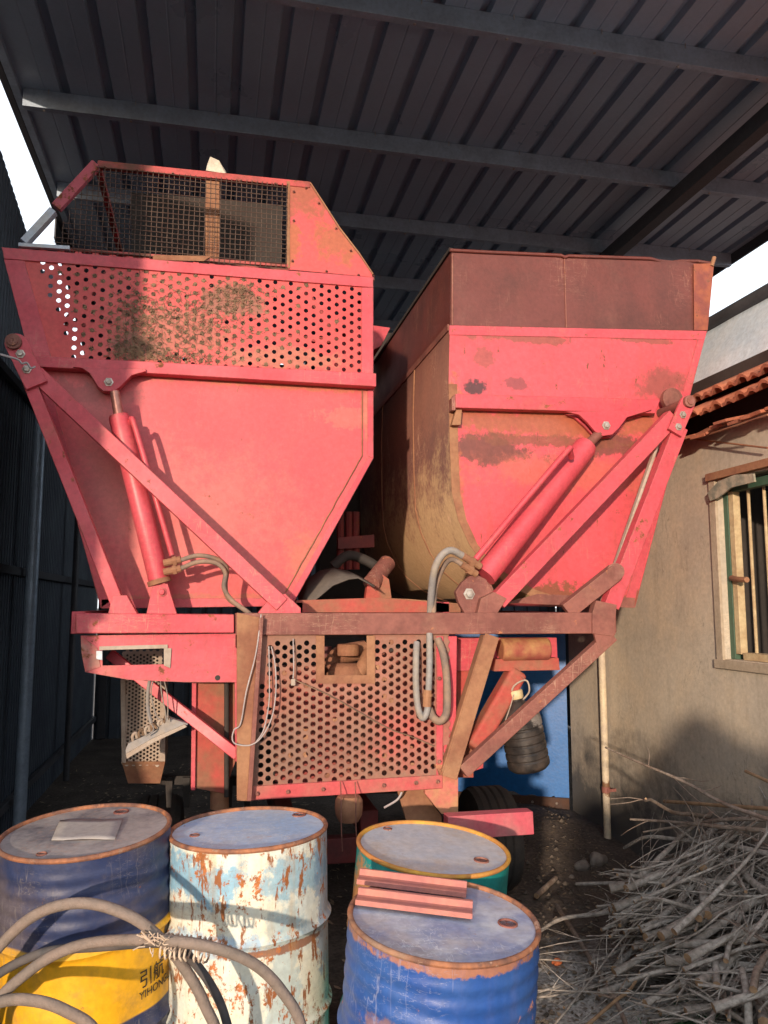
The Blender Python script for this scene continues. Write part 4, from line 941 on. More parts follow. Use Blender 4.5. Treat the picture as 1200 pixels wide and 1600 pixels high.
def right_lower():
    Y = YB
    plate([(700, 996), (870, 996), (872, 1046), (765, 1046), (700, 1050)], Y+0.20, 0.02, 'rear_plate', M['red'])
    plate([(775, 1030), (873, 1028), (875, 1047), (772, 1049)], Y+0.12, 0.10, 'rear_plate', M['mixed'])
    MB().tube([P(782, 1015, Y+0.14), P(856, 1014, Y+0.14)], 0.058, 20).build('oil_tank', mat('dusty_tank', (0.44, 0.25, 0.10), (0.30, 0.07, 0.05), vscale=5, rough=0.8), HV, smooth=40, bevel=0.01)
    plate([(714, 1046), (740, 1046), (740, 1215), (714, 1215)], Y+0.22, 0.02, 'rear_plate', M['mixed'])
    pbar((808, 1048), (738, 1170), 30, Y+0.16, Y+0.10, 0.10, 'thick_strut', M['mixed'], bevel=0.02)
    # open V braces below the beam: angle sections
    a, b = (769, 993), (702, 1215)
    pbar(a, b, 24, Y-0.01, Y-0.01, 0.01, 'brace', M['brown_dust'], bevel=0.002)
    pbar((758, 993), (692, 1205), 10, Y+0.02, Y+0.02, 0.06, 'brace_web', M['brown_dust'], bevel=0.002)
    pbar((955, 992), (722, 1205), 21, Y+0.02, Y+0.02, 0.05, 'brace', M['brown'], bevel=0.004)
    plate([(928, 988), (963, 988), (955, 1005), (935, 1015)], Y-0.008, 0.02, 'brace_gusset', M['brown'])
    plate([(680, 1194), (716, 1194), (716, 1272), (690, 1272), (664, 1240), (664, 1234), (690, 1232)], Y+0.01, 0.03, 'foot_bracket', mat('patchy_bracket', (0.46, 0.24, 0.12), (0.55, 0.12, 0.12), vscale=6, rust=0.1, rough=0.7))
    plate([(732, 1190), (757, 1180), (755, 1200), (735, 1207)], Y+0.1, 0.03, 'small_lug', M['red'])
    # hitch ball hung under the guard with wire
    c = P(545, 1262, Y-0.02)
    h = MB().lathe([(0.0, -0.065), (0.045, -0.058), (0.06, -0.03), (0.064, 0.0), (0.062, 0.035), (0.05, 0.052), (0.0, 0.055)], c, 20).build('hitch_block', M['brown_dust'], HV, smooth=50)
    for x in (533, 556):
        MB().tube(spline([P(x-1, 1222, Y-0.03), P(x, 1250, Y-0.10), P(x, 1285, Y-0.10), P(x+2, 1330, Y-0.08)], 5), 0.0025, 6).build('tie_wire', M['brown'], h, smooth=60)
    MB().tube(spline([P(600, 1262, Y), P(620, 1250, Y), P(628, 1238, Y)], 5), 0.005, 6).build('string', M['cable'], HV)
    # lower red beam sticking out to the right, in front of the tyre
    MB().prism([P(700, 1276, Y-0.25), P(833, 1268, Y-0.25), P(835, 1304, Y-0.25), P(700, 1314, Y-0.25)], (0, 0.07, 0)).build('lower_beam', mat('pink_scuffed_beam', (0.52, 0.09, 0.12), (0.46, 0.16, 0.16), vscale=6, dust=0.15, rough=0.6), HV, bevel=0.004)
    # wheels
    for (px_, py, yy) in ((762, 1243, 4.75), (250, 1243, 4.75)):
        top = P(px_, py, yy-0.0); r = 0.34; c = Vector((top.x, yy, max(0.32, top.z-0.34+0.0)))
        c.z = 0.34-0.01; c.y = yy
        s = (top.z)/(0.68)
        r = max(0.30, top.z/2+0.005); c.z = r-0.01
        w = 0.26
        prof = [(r*0.55, -w/2+0.01), (r*0.80, -w/2), (r*0.94, -w/2+0.01), (r*0.985, -w/2+0.04)]
        for q in (-0.075, -0.025, 0.025, 0.075):
            prof += [(r, q-0.018), (r, q+0.014), (r*0.965, q+0.017), (r*0.965, q+0.022)]
        prof += [(r*0.985, w/2-0.04), (r*0.94, w/2-0.01), (r*0.80, w/2), (r*0.55, w/2-0.01)]
        wh = MB().lathe(prof, c, 64, axis=(1, 0, 0)).build('wheel', M['rubber'], HV, smooth=35)
        MB().lathe([(r*0.56, -w/2+0.03), (r*0.5, -w/2+0.05), (r*0.3, -w/2+0.09), (0.0, -w/2+0.09)], c, 32, axis=(1, 0, 0)).lathe([(r*0.56, w/2-0.03), (r*0.5, w/2-0.05), (r*0.3, w/2-0.09), (0.0, w/2-0.09)], c, 32, axis=(1, 0, 0)).build('rim', M['darkred'], wh, smooth=40)
    MB().tube([(P(250, 1300, 4.75).x, 4.75, 0.30), (P(762, 1300, 4.75).x, 4.75, 0.30)], 0.05, 12).build('axle', M['dark'], HV, smooth=40)
    # chassis rails, gearbox and dark bulk beneath
    for x in (P(560, 1300, 4.3).x, P(440, 1300, 4.3).x):
        MB().box((x, 5.4, 0.62), (0.09, 2.8, 0.12)).build('chassis_rail', M['darkred'], HV, bevel=0.004)
    MB().box((P(530, 1300, 4.2).x, 4.02, 0.50), (0.34, 0.07, 0.12)).build('tow_bar', M['darkred'], HV, bevel=0.004)
    MB().box((P(530, 1150, 5.3).x, 5.4, 1.10), (1.1, 1.6, 0.85)).build('engine_block', M['dark'], HV, bevel=0.03)
    plate([(620, 1232), (664, 1232), (664, 1240), (690, 1275), (690, 1300), (640, 1300)], Y+0.10, 0.02, 'foot_bracket', M['brown_dust'])
    for x in (258, 285, 352, 380):
        plate([(x, 1215), (x+12, 1215), (x+10, 1262), (x+2, 1262)], Y+0.6, 0.04, 'lower_lug', M['dark'])
    plate([(225, 1212), (395, 1214), (395, 1228), (225, 1226)], Y+0.62, 0.04, 'cross_member', M['dark'])
    # gap between hoppers: rubber flap, brackets, dark pipes
    n = 14; vs = []
    top_ = [(466, 932), (480, 905), (500, 892), (520, 888), (545, 893), (560, 900), (585, 915)]
    bot_ = [(470, 952), (482, 945), (500, 932), (520, 915), (545, 905), (560, 903), (585, 917)]
    for (pp_, dy) in ((top_, 0.35), (bot_, 0.05)):
        vs += [P(x, y, YH+0.05+dy*(0.6 if dy > .2 else 1)) for x, y in pp_]
    k = len(top_)
    MB().add(vs, [(i, i+1, k+i+1, k+i) for i in range(k-1)]).build('rubber_flap', M['flap'], HV, solid=0.006, smooth=60)
    plate([(571, 935), (575, 905), (590, 892), (608, 905), (612, 935)], YH+0.35, 0.05, 'rear_bracket', M['mixed'])
    MB().tube([P(580, 912, YH+0.34), P(605, 880, YH+0.5)], 0.05, 12).build('rear_pipe', M['brown'], HV, smooth=40)
    MB().tube(spline([P(520, 885, YH+0.6), P(545, 868, YH+0.6), P(580, 880, YH+0.6), P(600, 900, YH+0.5)], 6), 0.03, 10).build('rear_pipe', M['dark'], HV, smooth=40)
    for x in (532, 545, 556):
        MB().tube([P(x, 800, YH+1.2), P(x, 890, YH+1.2)], 0.025, 8).build('rear_pipe', M['darkred'], HV, smooth=40)
    plate([(528, 840), (585, 835), (585, 855), (528, 858)], YH+1.15, 0.05, 'rear_plate', M['darkred'])
    plate([(560, 505), (610, 512), (596, 540), (560, 560)], YH+1.6, 0.5, 'rear_housing', M['red_clean'])
    # tall elevator body between the hoppers, far back
    MB().prism([P(500, 520, YH+2.7), P(640, 520, YH+2.7), P(640, 960, YH+2.7), P(500, 960, YH+2.7)], (0, 0.3, 0)).build('elevator_body', M['dark'], HV)
right_lower()

# string tied round the left hinge
MB().tube(spline([P(-30, 546, YB-0.06), P(5, 555, YB-0.06), P(28, 562, YB-0.05), P(34, 568, YB-0.05), P(42, 567, YB-0.05), P(48, 575, YB-0.05), P(55, 573, YB-0.04)], 5), 0.005, 6).build('tie_string', M['cable'], HV, smooth=60)
# pale scrap lying on top of the cage
b = P(337, 268, YH+0.03)
mb = MB(); mb.add([b+Vector(v) for v in ((-0.05, 0, 0.0), (0.05, 0, -0.005), (0.055, 0.03, 0.02), (0.015, 0.02, 0.075), (-0.03, 0.01, 0.085), (-0.045, 0.03, 0.05), (0.0, 0.06, 0.03))],
       [(0, 1, 3, 4), (1, 2, 3), (0, 4, 5), (3, 6, 5, 4), (2, 6, 3), (0, 5, 6), (0, 6, 2, 1)])
tag(mb.build('paper_scrap', M['white_scrap'], loc=tuple(b)), 'crumpled pale scrap lying on top edge of the wire cage', 'scrap')

# jug hung from the machine
def build_jug():
    d = YB+0.12
    top = P(805, 1086, d); bot = P(828, 1203, d)
    ax = (top-bot).normalized(); h = (top-bot).length
    t = thing('oil_jug', tuple(bot), 'black ribbed plastic oil jug hanging by its handle beside blue door', 'jug')
    r = 0.105
    prof = [(0.0, 0.0), (r*0.8, 0.004), (r*0.97, 0.02)]
    z = 0.03
    while z < h*0.62:
        prof += [(r, z), (r, z+0.022), (r*0.95, z+0.028), (r*0.95, z+0.032)]; z += 0.038
    prof += [(r, h*0.66), (r*0.96, h*0.72), (r*0.75, h*0.82), (r*0.42, h*0.90), (r*0.30, h*0.93), (r*0.30, h*0.97)]
    blk = mat('black_oily_plastic', (0.022, 0.020, 0.020), (0.05, 0.04, 0.035), vscale=12, rough=0.35, dust=0.1, dustc=(0.16, 0.11, 0.08),
              blobs=[((0.01, 0, 0.26), 0.06, 0.05, (0.30, 0.27, 0.25), 0.7)])
    MB().lathe(prof, bot, 36, axis=ax).build('body', blk, t, smooth=40)
    MB().lathe([(r*0.36, 0), (r*0.38, 0.01), (r*0.38, 0.035), (r*0.33, 0.042), (0, 0.043)], bot+ax*h*0.955, 20, axis=ax).build('cap', mat('cream_cap', (0.62, 0.50, 0.28), (0.5, 0.38, 0.2), vscale=10, rough=0.5), t, smooth=40)
    MB().tube(spline([bot+ax*h*0.93+Vector((-0.035, 0, 0)), P(803, 1072, d-0.03), P(822, 1063, d-0.03), P(827, 1080, d-0.03), bot+ax*h*0.93+Vector((0.035, 0, 0))], 6), 0.0045, 8).build('handle', M['grey_paint'], t, smooth=50)
    MB().tube(spline([P(822, 1063, d-0.03), P(812, 1055, d+0.0), P(805, 1045, d+0.04)], 5), 0.003, 6).build('hook', M['brown'], t, smooth=50)
    MB().tube(spline([P(790, 1125, d-0.1), P(797, 1105, d-0.06), P(803, 1085, d-0.05)], 5), 0.003, 6).build('strap', M['grey_paint'], t, smooth=50)
build_jug()

# ================================================================== DRUMS
TILT = {}
def drum(px, py, wpx, label, mbody, mlid, mrim, waves, bungs, tilt=(0, 0), bungm=None):
    z = 0.585*F/wpx; c = PD(px, py, z); h = c.z+0.02; Rr = 0.286
    base = Vector((c.x, c.y, -0.02)); t = thing('oil_drum', tuple(base), label, 'drum', 'oil drums standing in front of the machine')
    prof = [(Rr*0.985, 0.0), (Rr, 0.012)]
    steps = 110
    hoops = (h-0.305, h-0.60)
    for i in range(steps+1):
        zz = 0.02+(h-0.04)*i/steps; r = Rr
        for hp in hoops:
            r += 0.013*math.exp(-((zz-hp)/0.011)**2)
        if waves and zz > h-0.27: r += 0.0024*math.sin((h-zz)*2*math.pi/0.052)*min(1, (h-zz-0.03)/0.04 if h-zz > 0.03 else 0)
        if waves and h-0.57 < zz < h-0.34 and waves > 1: r += 0.0018*math.sin((h-zz)*2*math.pi/0.052)
        prof.append((r, zz))
    prof.append((Rr, h-0.012))
    body = MB().lathe(prof, base, 96)
    body.f.pop(); body.mi.pop()
    # shallow dents
    random.seed(int(px))
    dents = [(random.uniform(-2.6, -0.5), random.uniform(h-0.6, h-0.1), random.uniform(0.03, 0.09), random.uniform(0.003, 0.009)) for _ in range(7)]
    for i, v in enumerate(body.v):
        q = v-base; a = math.atan2(q.y, q.x)
        for da, dz, s, am in dents:
            e = math.exp(-(((a-da)*Rr/s)**2+((q.z-dz)/s)**2))
            if e > 0.01: q = Vector((q.x*(1-am*e/Rr), q.y*(1-am*e/Rr), q.z))
        body.v[i] = base+q
    body.build('body', mbody, t, smooth=50)
    # rolled chime
    ring = []
    n = 96
    prof = [(Rr-0.004+0.0085*math.cos(R(a)), h-0.006+0.0085*math.sin(R(a))) for a in range(0, 361, 30)]
    MB().lathe([(r, z_) for r, z_ in prof], base, n, caps=False).build('rim', mrim, t, smooth=60)
    lid = [(0, h-0.016)]
    MB().lathe([(0.0, h-0.018), (0.10, h-0.0172), (0.19, h-0.0165), (0.215, h-0.0145), (0.232, h-0.0145), (0.245, h-0.019), (0.268, h-0.020), (Rr-0.010, h-0.010)], base, n).build('lid', mlid, t, smooth=60)
    for (bx, by, br) in bungs:
        p = c+RT*(bx*Rr)+Vector((math.sin(YAW), math.cos(YAW), 0))*(by*Rr)
        b_ = MB().lathe([(br*1.35, 0), (br*1.3, 0.004), (br*1.02, 0.005), (br*1.0, 0.012), (br*0.85, 0.013), (br*0.8, 0.008), (br*0.2, 0.008), (0, 0.009)], Vector((p.x, p.y, h-0.02-0.018)), 28)
        b_.build('bung', bungm or M['brown'], t, smooth=35)
    # the drums do not stand quite plumb: turn about the lid centre
    T = Matrix.Translation(c) @ Matrix.Rotation(R(tilt[0]), 4, Vector((math.sin(YAW), math.cos(YAW), 0))) @ Matrix.Rotation(R(tilt[1]), 4, RT) @ Matrix.Translation(-c)
    TILT[t.name] = T; t.matrix_world = T @ Matrix.Translation(base)
    return t, c, h, base
lidgrey = lambda nm, a, b, **k: mat(nm, a, b, rough=0.55, **k)
rimrust = mat('rusty_rim', (0.42, 0.17, 0.08), (0.16, 0.08, 0.06), vscale=14, rust=0.3, rscale=22, rustc=(0.28, 0.17, 0.12), rough=0.8, dust=0.2, dustc=(0.4, 0.27, 0.18), bump=0.4)
# navy and yellow
z = 0.585*F/260; c_ = PD(135, 1295, z); hN = c_.z+0.02
mN = mat('navy_yellow_drum', (0.022, 0.035, 0.10), (0.03, 0.045, 0.115), vscale=4, rust=0.12, rscale=18, rough=0.45, dust=0.35, dustc=(0.15, 0.12, 0.115), scratch=0.7, scratchc=(0.22, 0.2, 0.2),
         zbands=[(hN-0.545, hN-0.29, (0.80, 0.42, 0.015))], streak=0.10, streakc=(0.06, 0.05, 0.05))
tN, cN, hN, bN = drum(135, 1295, 260, 'navy oil drum with a yellow band and a paper sheet on its lid, leftmost', mN,
    lidgrey('dusty_navy_lid', (0.17, 0.16, 0.17), (0.08, 0.085, 0.12), vscale=5, dust=0.7, dustc=(0.50, 0.47, 0.46), rust=0.1, scratch=0.5), rimrust, 1, [(0.19, 0.72, 0.028), (-0.24, -0.72, 0.017)], tilt=(-2, 3.5))
# white-blue rusty
mW = mat('pale_rusty_drum', (0.74, 0.71, 0.56), (0.62, 0.68, 0.64), vscale=3.5, rust=0.36, rscale=34, vrust=0.64, scratch=0.6, scratchc=(0.3, 0.14, 0.06), rustc=(0.27, 0.095, 0.03), rough=0.6, streak=0.45, streakc=(0.45, 0.28, 0.11),
         blobs=[((-0.18, 0, 0.80), 0.16, 0.08, (0.20, 0.42, 0.58), 0.9), ((0.15, 0, 0.80), 0.12, 0.07, (0.22, 0.42, 0.55), 0.8), ((-0.12, 0, 0.60), 0.22, 0.045, (0.30, 0.46, 0.60), 0.8),
                ((0.1, 0, 0.5), 0.06, 0.3, (0.24, 0.42, 0.50), 0.5), ((0.26, 0, 0.7), 0.05, 0.3, (0.16, 0.27, 0.42), 0.7), ((0.15, 0, 0.575), 0.25, 0.012, (0.24, 0.09, 0.04), 0.9)])
tW, cW, hW, bW = drum(389, 1291, 248, 'pale blue and cream oil drum peppered with rust, light blue lid', mW,
    lidgrey('blue_lid', (0.34, 0.54, 0.80), (0.52, 0.64, 0.78), vscale=5, rust=0.24, rscale=6, rustc=(0.36, 0.17, 0.10), dust=0.35, dustc=(0.50, 0.44, 0.40), scratch=0.7, scratchc=(.7, .75, .8)), rimrust, 0, [(-0.64, -0.25, 0.018), (0.58, 0.62, 0.027)], tilt=(-1.2, 0))
# teal
mT = mat('teal_drum', (0.01, 0.26, 0.22), (0.012, 0.22, 0.22), vscale=5, rust=0.20, rscale=12, rustc=(0.36, 0.15, 0.05), rough=0.45,
         blobs=[((-0.27, 0, 0.60), 0.03, 0.2, (0.46, 0.20, 0.07), 0.9)])
tT, cT, hT, bT = drum(677, 1321, 243, 'teal oil drum with yellow rim, standing behind the bright blue drum', mT,
    lidgrey('grey_lid', (0.58, 0.58, 0.58), (0.46, 0.52, 0.60), vscale=4, rust=0.1, dust=0.35, dustc=(0.52, 0.38, 0.22), scratch=0.6, scratchc=(.6, .6, .6)),
    mat('yellow_orange_rim', (0.66, 0.36, 0.05), (0.48, 0.20, 0.06), vscale=5, rust=0.25, rscale=14, rough=0.7), 0, [(-0.60, 0.60, 0.018), (0.60, -0.30, 0.028)], tilt=(5, 2.5))
# blue
hB0 = PD(693, 1431, 0.585*F/303).z+0.02
mBl = mat('blue_drum', (0.022, 0.080, 0.31), (0.035, 0.105, 0.33), vscale=4, rust=0.12, rscale=14, rustc=(0.36, 0.15, 0.07), rough=0.42, streak=0.25, streakc=(0.12, 0.15, 0.34), scratch=0.6, scratchc=(0.3, 0.33, 0.5),
    blobs=[((-0.08, 0, 0.36), 0.025, 0.02, (0.5, 0.18, 0.06), 0.9), ((-0.2, 0, 0.58), 0.05, 0.03, (0.30, 0.16, 0.12), 0.7), ((0.0, 0, hB0-0.02), 0.35, 0.022, (0.40, 0.17, 0.08), 0.9)])
tB, cB, hB, bB = drum(693, 1431, 303, 'bright blue oil drum nearest the camera, ribbed strips on its lid', mBl,
    lidgrey('blue_grey_lid', (0.56, 0.60, 0.66), (0.24, 0.29, 0.46), vscale=4.5, rust=0.2, rscale=6, rustc=(0.25, 0.13, 0.08), dust=0.35, dustc=(0.40, 0.33, 0.28), scratch=0.8, scratchc=(.62, .66, .7)), rimrust, 2, [(0.68, 0.0, 0.030)], tilt=(4, 3))
# white scribbled paint marks on the blue lid
random.seed(21); mb = MB()
for k in range(26):
    x = random.choice([655, 675, 705, 720])+random.uniform(-10, 10); y = 1440+random.uniform(-4, 12)+(x-655)*0.05
    p = PZ(x, y, hB-0.02-0.0155); s_ = random.uniform(0.005, 0.013); a = random.uniform(0, 3)
    e = Vector((math.cos(a), math.sin(a), 0))*s_; f = Vector((-e.y, e.x, 0))*0.3
    mb.add([p-e-f, p+e-f*0.4, p+e+f, p-e*0.6+f], [(0, 1, 2, 3)])
mb.build('paint_marks', mat('white_marks', (0.9, 0.9, 0.9), rough=0.7, bump=0), tB, solid=0.0006)

# printed lettering on the yellow band
def lettering():
    va = math.atan2(-bN.y, -bN.x)
    ink = mat('black_print', (0.02, 0.02, 0.018), rough=0.6, bump=0)
    def put(text, size, ang, zz, sx=1.0):
        cu = bpy.data.curves.new('t', 'FONT'); cu.body = text; cu.size = size; cu.resolution_u = 3
        ob = bpy.data.objects.new('t', cu); COL.objects.link(ob)
        dg = bpy.context.evaluated_depsgraph_get(); me = bpy.data.meshes.new_from_object(ob.evaluated_get(dg))
        mb = MB(); Rr = 0.2885
        vs = []
        for v in me.vertices:
            a = va+ang+v.co.x*sx/Rr
            vs.append(bN+Vector((Rr*math.cos(a), Rr*math.sin(a), zz+v.co.y)))
        mb.add(vs, [tuple(p.vertices) for p in me.polygons])
        bpy.data.objects.remove(ob); bpy.data.curves.remove(cu); bpy.data.meshes.remove(me)
        return mb
    a = put('引航', 0.062, R(33), hN-0.462); a.build('lettering', ink, tN, solid=0.0006)
    b2 = put('YIHONGL', 0.036, R(33), hN-0.500); b2.build('lettering', ink, tN, solid=0.0006)
    mb = MB(); Rr = 0.2885; vs = []
    for k in range(20):
        an = 2*math.pi*k/20; q = va+R(66)+0.035*math.cos(an)/Rr; vs.append(bN+Vector((Rr*math.cos(q), Rr*math.sin(q), hN-0.34+0.035*math.sin(an))))
    mb.add(vs, [tuple(range(20))]); mb.build('emblem', ink, tN, solid=0.0006)
lettering()

# paper sheet on the navy lid
zz = hN-0.02-0.012
pts = [PZ(94, 1286, zz), PZ(192, 1287, zz), PZ(179, 1314, zz), PZ(80, 1312, zz)]
mb = MB(); n = 6; vs = []
for j in range(n+1):
    for i in range(n+1):
        u, v = i/n, j/n; p = pts[0].lerp(pts[1], u).lerp(pts[3].lerp(pts[2], u), v); p.z += 0.008+0.002*math.sin(u*7+v*4); vs.append(p)
mb.add(vs, [(j*(n+1)+i, j*(n+1)+i+1, (j+1)*(n+1)+i+1, (j+1)*(n+1)+i) for j in range(n) for i in range(n)])
tag(mb.build('paper_sheet', mat('grey_paper', (0.36, 0.34, 0.34), (0.42, 0.39, 0.37), vscale=8, rough=0.9, bump=0.1), loc=tuple(pts[0]), solid=0.001, smooth=60), 'grey paper sheet lying flat on the navy drum lid', 'paper')
for o_ in COL.objects:
    if o_.name.startswith('paper_sheet'): o_.matrix_world = TILT[tN.name] @ Matrix.Translation(o_.location)

# two ribbed strips on the blue lid
def strip(p0, p1, dep, label, hz):
    z0 = hB-0.02+0.003+hz
    a = PZ(*p0, z0); b = PZ(*p1, z0); d = (b-a).normalized(); nrm = Vector((-d.y, d.x, 0))
    prof = [(0, 0), (0, 0.016), (0.012, 0.016), (0.014, 0.012), (0.05, 0.012), (0.055, 0.030), (dep-0.02, 0.030), (dep-0.018, 0.024), (dep, 0.024), (dep, 0)]
    pts = [a+nrm*u+Vector((0, 0, w)) for u, w in prof]
    return tag(MB().prism(pts, b-a).build('ribbed_strip', mat('pink_strip', (0.52, 0.20, 0.15), (0.44, 0.17, 0.15), vscale=8, rough=0.7, dust=0.15, dustc=(0.5, 0.32, 0.26)), loc=tuple(a), bevel=0.0015), label, 'strip', 'ribbed strips on the blue drum')
strip((554, 1425), (738, 1433), 0.085, 'pink ribbed strip lying on blue drum lid, the one nearer the camera', 0)
strip((556, 1396), (728, 1404), 0.080, 'pink ribbed strip lying on blue drum lid, the one farther back', 0.0)

for o_ in COL.objects:
    if o_.name.startswith('ribbed_strip'): o_.matrix_world = TILT[tB.name] @ Matrix.Translation(o_.location)

# ================================================================== HOSE COIL
def coil():
    d = 2.28
    Q = lambda x, y, dd=0: PD(x, y, d+dd)
    path = [Q(-120, 1700), Q(-60, 1560), Q(0, 1478), Q(60, 1427), Q(130, 1411), Q(200, 1430), Q(250, 1466), Q(290, 1515), Q(320, 1570), Q(340, 1640), Q(300, 1780, -0.03), Q(160, 1860, -0.04), Q(20, 1820, -0.04),
            Q(-90, 1700, -0.05), Q(-70, 1600, -0.05), Q(0, 1566, -0.05), Q(50, 1563, -0.05), Q(100, 1578, -0.05), Q(150, 1615, -0.05), Q(150, 1700, -0.06), Q(60, 1790, -0.07), Q(-60, 1760, -0.05), Q(-80, 1640, -0.03), Q(-20, 1578, -0.02), Q(30, 1530, -0.01),
            Q(85, 1492, 0.02), Q(150, 1472, 0.03), Q(250, 1469, -0.035), Q(330, 1480, -0.04), Q(395, 1505, -0.02), Q(440, 1548, 0), Q(472, 1610, 0), Q(470, 1720, 0), Q(380, 1840, 0.03), Q(200, 1900, 0.05)]
    o = MB().tube(spline(path, 8), 0.0158, 14).build('coiled_hose', M['bighose'], loc=tuple(PD(150, 1800, d)), smooth=60)
    tag(o, 'dusty thick rubber hose looped in front of the two left drums', 'hose')
    path2 = [Q(268, 1474, 0.05), Q(300, 1500, 0.10), Q(330, 1540, 0.10), Q(352, 1590, 0.09), Q(362, 1660, 0.07), Q(340, 1800, 0.05)]
    path3 = [Q(0, 1520, 0.03), Q(70, 1488, 0.05), Q(150, 1480, 0.06), Q(268, 1474, 0.05)]
    o2 = MB().tube(spline([Q(-60, 1570, 0.03)]+path3[:-1]+path2, 8), 0.0135, 12).build('dark_strand', mat('dark_strand_rubber', (0.06, 0.06, 0.065), (0.11, 0.095, 0.09), vscale=10, rough=0.8), loc=tuple(PD(300, 1700, d)), smooth=60)
    tag(o2, 'thinner dark strand running behind the thick tied hose', 'hose')  # thin dark tube strung behind the thick hose
    # twine: windings round the hose and the dark strand, plus a frayed knot
    random.seed(9); mb = MB()
    for k in range(9):
        c = Q(258+k*7.5+(6 if k > 5 else 0), 1474+k*0.9, 0.0); pts = []
        for q in range(13):
            a = 2*math.pi*q/12; pts.append(c+UPV*(0.024*math.sin(a)+random.uniform(-.001, .001))+FW*(0.050*math.cos(a)-0.01)+RT*(random.uniform(-.003, .003)+0.004*q/12))
        mb.tube(pts, 0.0032, 6)
    for k in range(22):
        s = Q(random.uniform(226, 268), random.uniform(1464, 1486), -0.055); e = s+RT*random.uniform(-0.03, 0.03)+UPV*random.uniform(-0.02, 0.02)-FW*random.uniform(-0.005, 0.02)
        mb.tube([s, s.lerp(e, 0.5)+Vector((0, 0, random.uniform(-0.01, 0.01))), e], 0.0018, 5)
    for k in range(5):
        s = Q(240, 1475, -0.06); e = Q(215+random.uniform(-3, 6), 1460+random.uniform(-6, 6), -0.06); mb.tube([s, s.lerp(e, .5)+UPV*random.uniform(-.004, .004), e], 0.0025, 5)
    tag(mb.build('twine_tie', mat('pale_twine', (0.62, 0.50, 0.38), (0.48, 0.36, 0.27), vscale=20, rough=0.9), loc=tuple(Q(265, 1474)), smooth=60), 'frayed pale twine binding the hoses together between the drums', 'twine')
coil()

# ================================================================== BRANCH PILE
bark = mat('grey_bark', (0.24, 0.205, 0.175), (0.38, 0.345, 0.31), vscale=9, rough=0.92, bump=0.7, bscale=90, fine=0.35)
barkb = mat('brown_bark', (0.20, 0.14, 0.105), (0.28, 0.225, 0.185), vscale=9, rough=0.92, bump=0.7, bscale=90, fine=0.3)
cutw = mat('cut_wood', (0.36, 0.23, 0.13), (0.26, 0.16, 0.09), vscale=14, rough=0.85)
def branch_mb(L_, r0, seed, kink=0.10, twigs=3, sides=7):
    rnd = random.Random(seed); mb = MB()
    n = max(5, int(L_/0.11)); pts = []; rs = []; p = Vector((0, 0, 0)); d = Vector((1, 0, 0))
    for i in range(n+1):
        pts.append(p.copy()); t = i/n; rs.append(r0*(1-0.72*t)*(1+rnd.uniform(-.10, .10))+0.0008)
        d = (d+Vector((0, rnd.uniform(-kink, kink), rnd.uniform(-kink*0.6, kink*0.6)))).normalized(); d = (d*0.96+Vector((0.04, 0, 0))).normalized()
        p = p+d*(L_/n)
    mb.tube(pts, rs, sides, capmi=1)
    for k in range(twigs):
        i = rnd.randint(1, n-1); s = pts[i]; dd = (pts[i+1]-pts[i]).normalized(); sd = Vector((rnd.uniform(.3, 1), rnd.choice((-1, 1))*rnd.uniform(.4, 1), rnd.uniform(-.4, .7))).normalized()
        l = rnd.uniform(0.08, 0.35)*(1-0.3*i/n); q = [s]; cur = s.copy(); e = (dd*0.4+sd*0.8).normalized()
        for m_ in range(4):
            e = (e+Vector((rnd.uniform(-.25, .25), rnd.uniform(-.25, .25), rnd.uniform(-.2, .2)))).normalized(); cur = cur+e*(l/4); q.append(cur.copy())
        mb.tube(q, [rs[i]*0.5, rs[i]*0.42, rs[i]*0.33, rs[i]*0.22, 0.0008], 5)
    return mb
protos = []
for k in range(18):
    L_ = (1.5, 1.3, 1.0, 1.6, 1.2, 0.9)[k % 6]; r0 = (0.012, 0.009, 0.007, 0.016, 0.010, 0.018)[k % 6]
    if k >= 12: r0 *= 0.55
    if k in (2, 8, 14, 4, 10): r0 *= 0.6
    protos.append((branch_mb(L_, r0, 100+k, kink=0.13 if k % 2 else 0.2, twigs=8 if k >= 12 else 5), L_, bark if k % 3 else barkb))
def place_mesh(me, name, mtx):
    o = bpy.data.objects.new(name, me); COL.objects.link(o); o.matrix_world = mtx; return o
meshes = []
for mb, L_, bm_ in protos:
    o = mb.build('branch', [bm_, cutw], smooth=60); meshes.append((o.data, L_)); bpy.data.objects.remove(o)
def pile_h(x, y):
    # height of the heap: highest by the wall
    u = max(0, min(1, (x-(1.55+(3.9-y)*0.34))/1.05)); v = math.exp(-((y-3.45)/0.95)**2)
    return 0.72*(u**1.35)*v
random.seed(77)
GR = 'cut branches heaped against the house wall'
count = 0
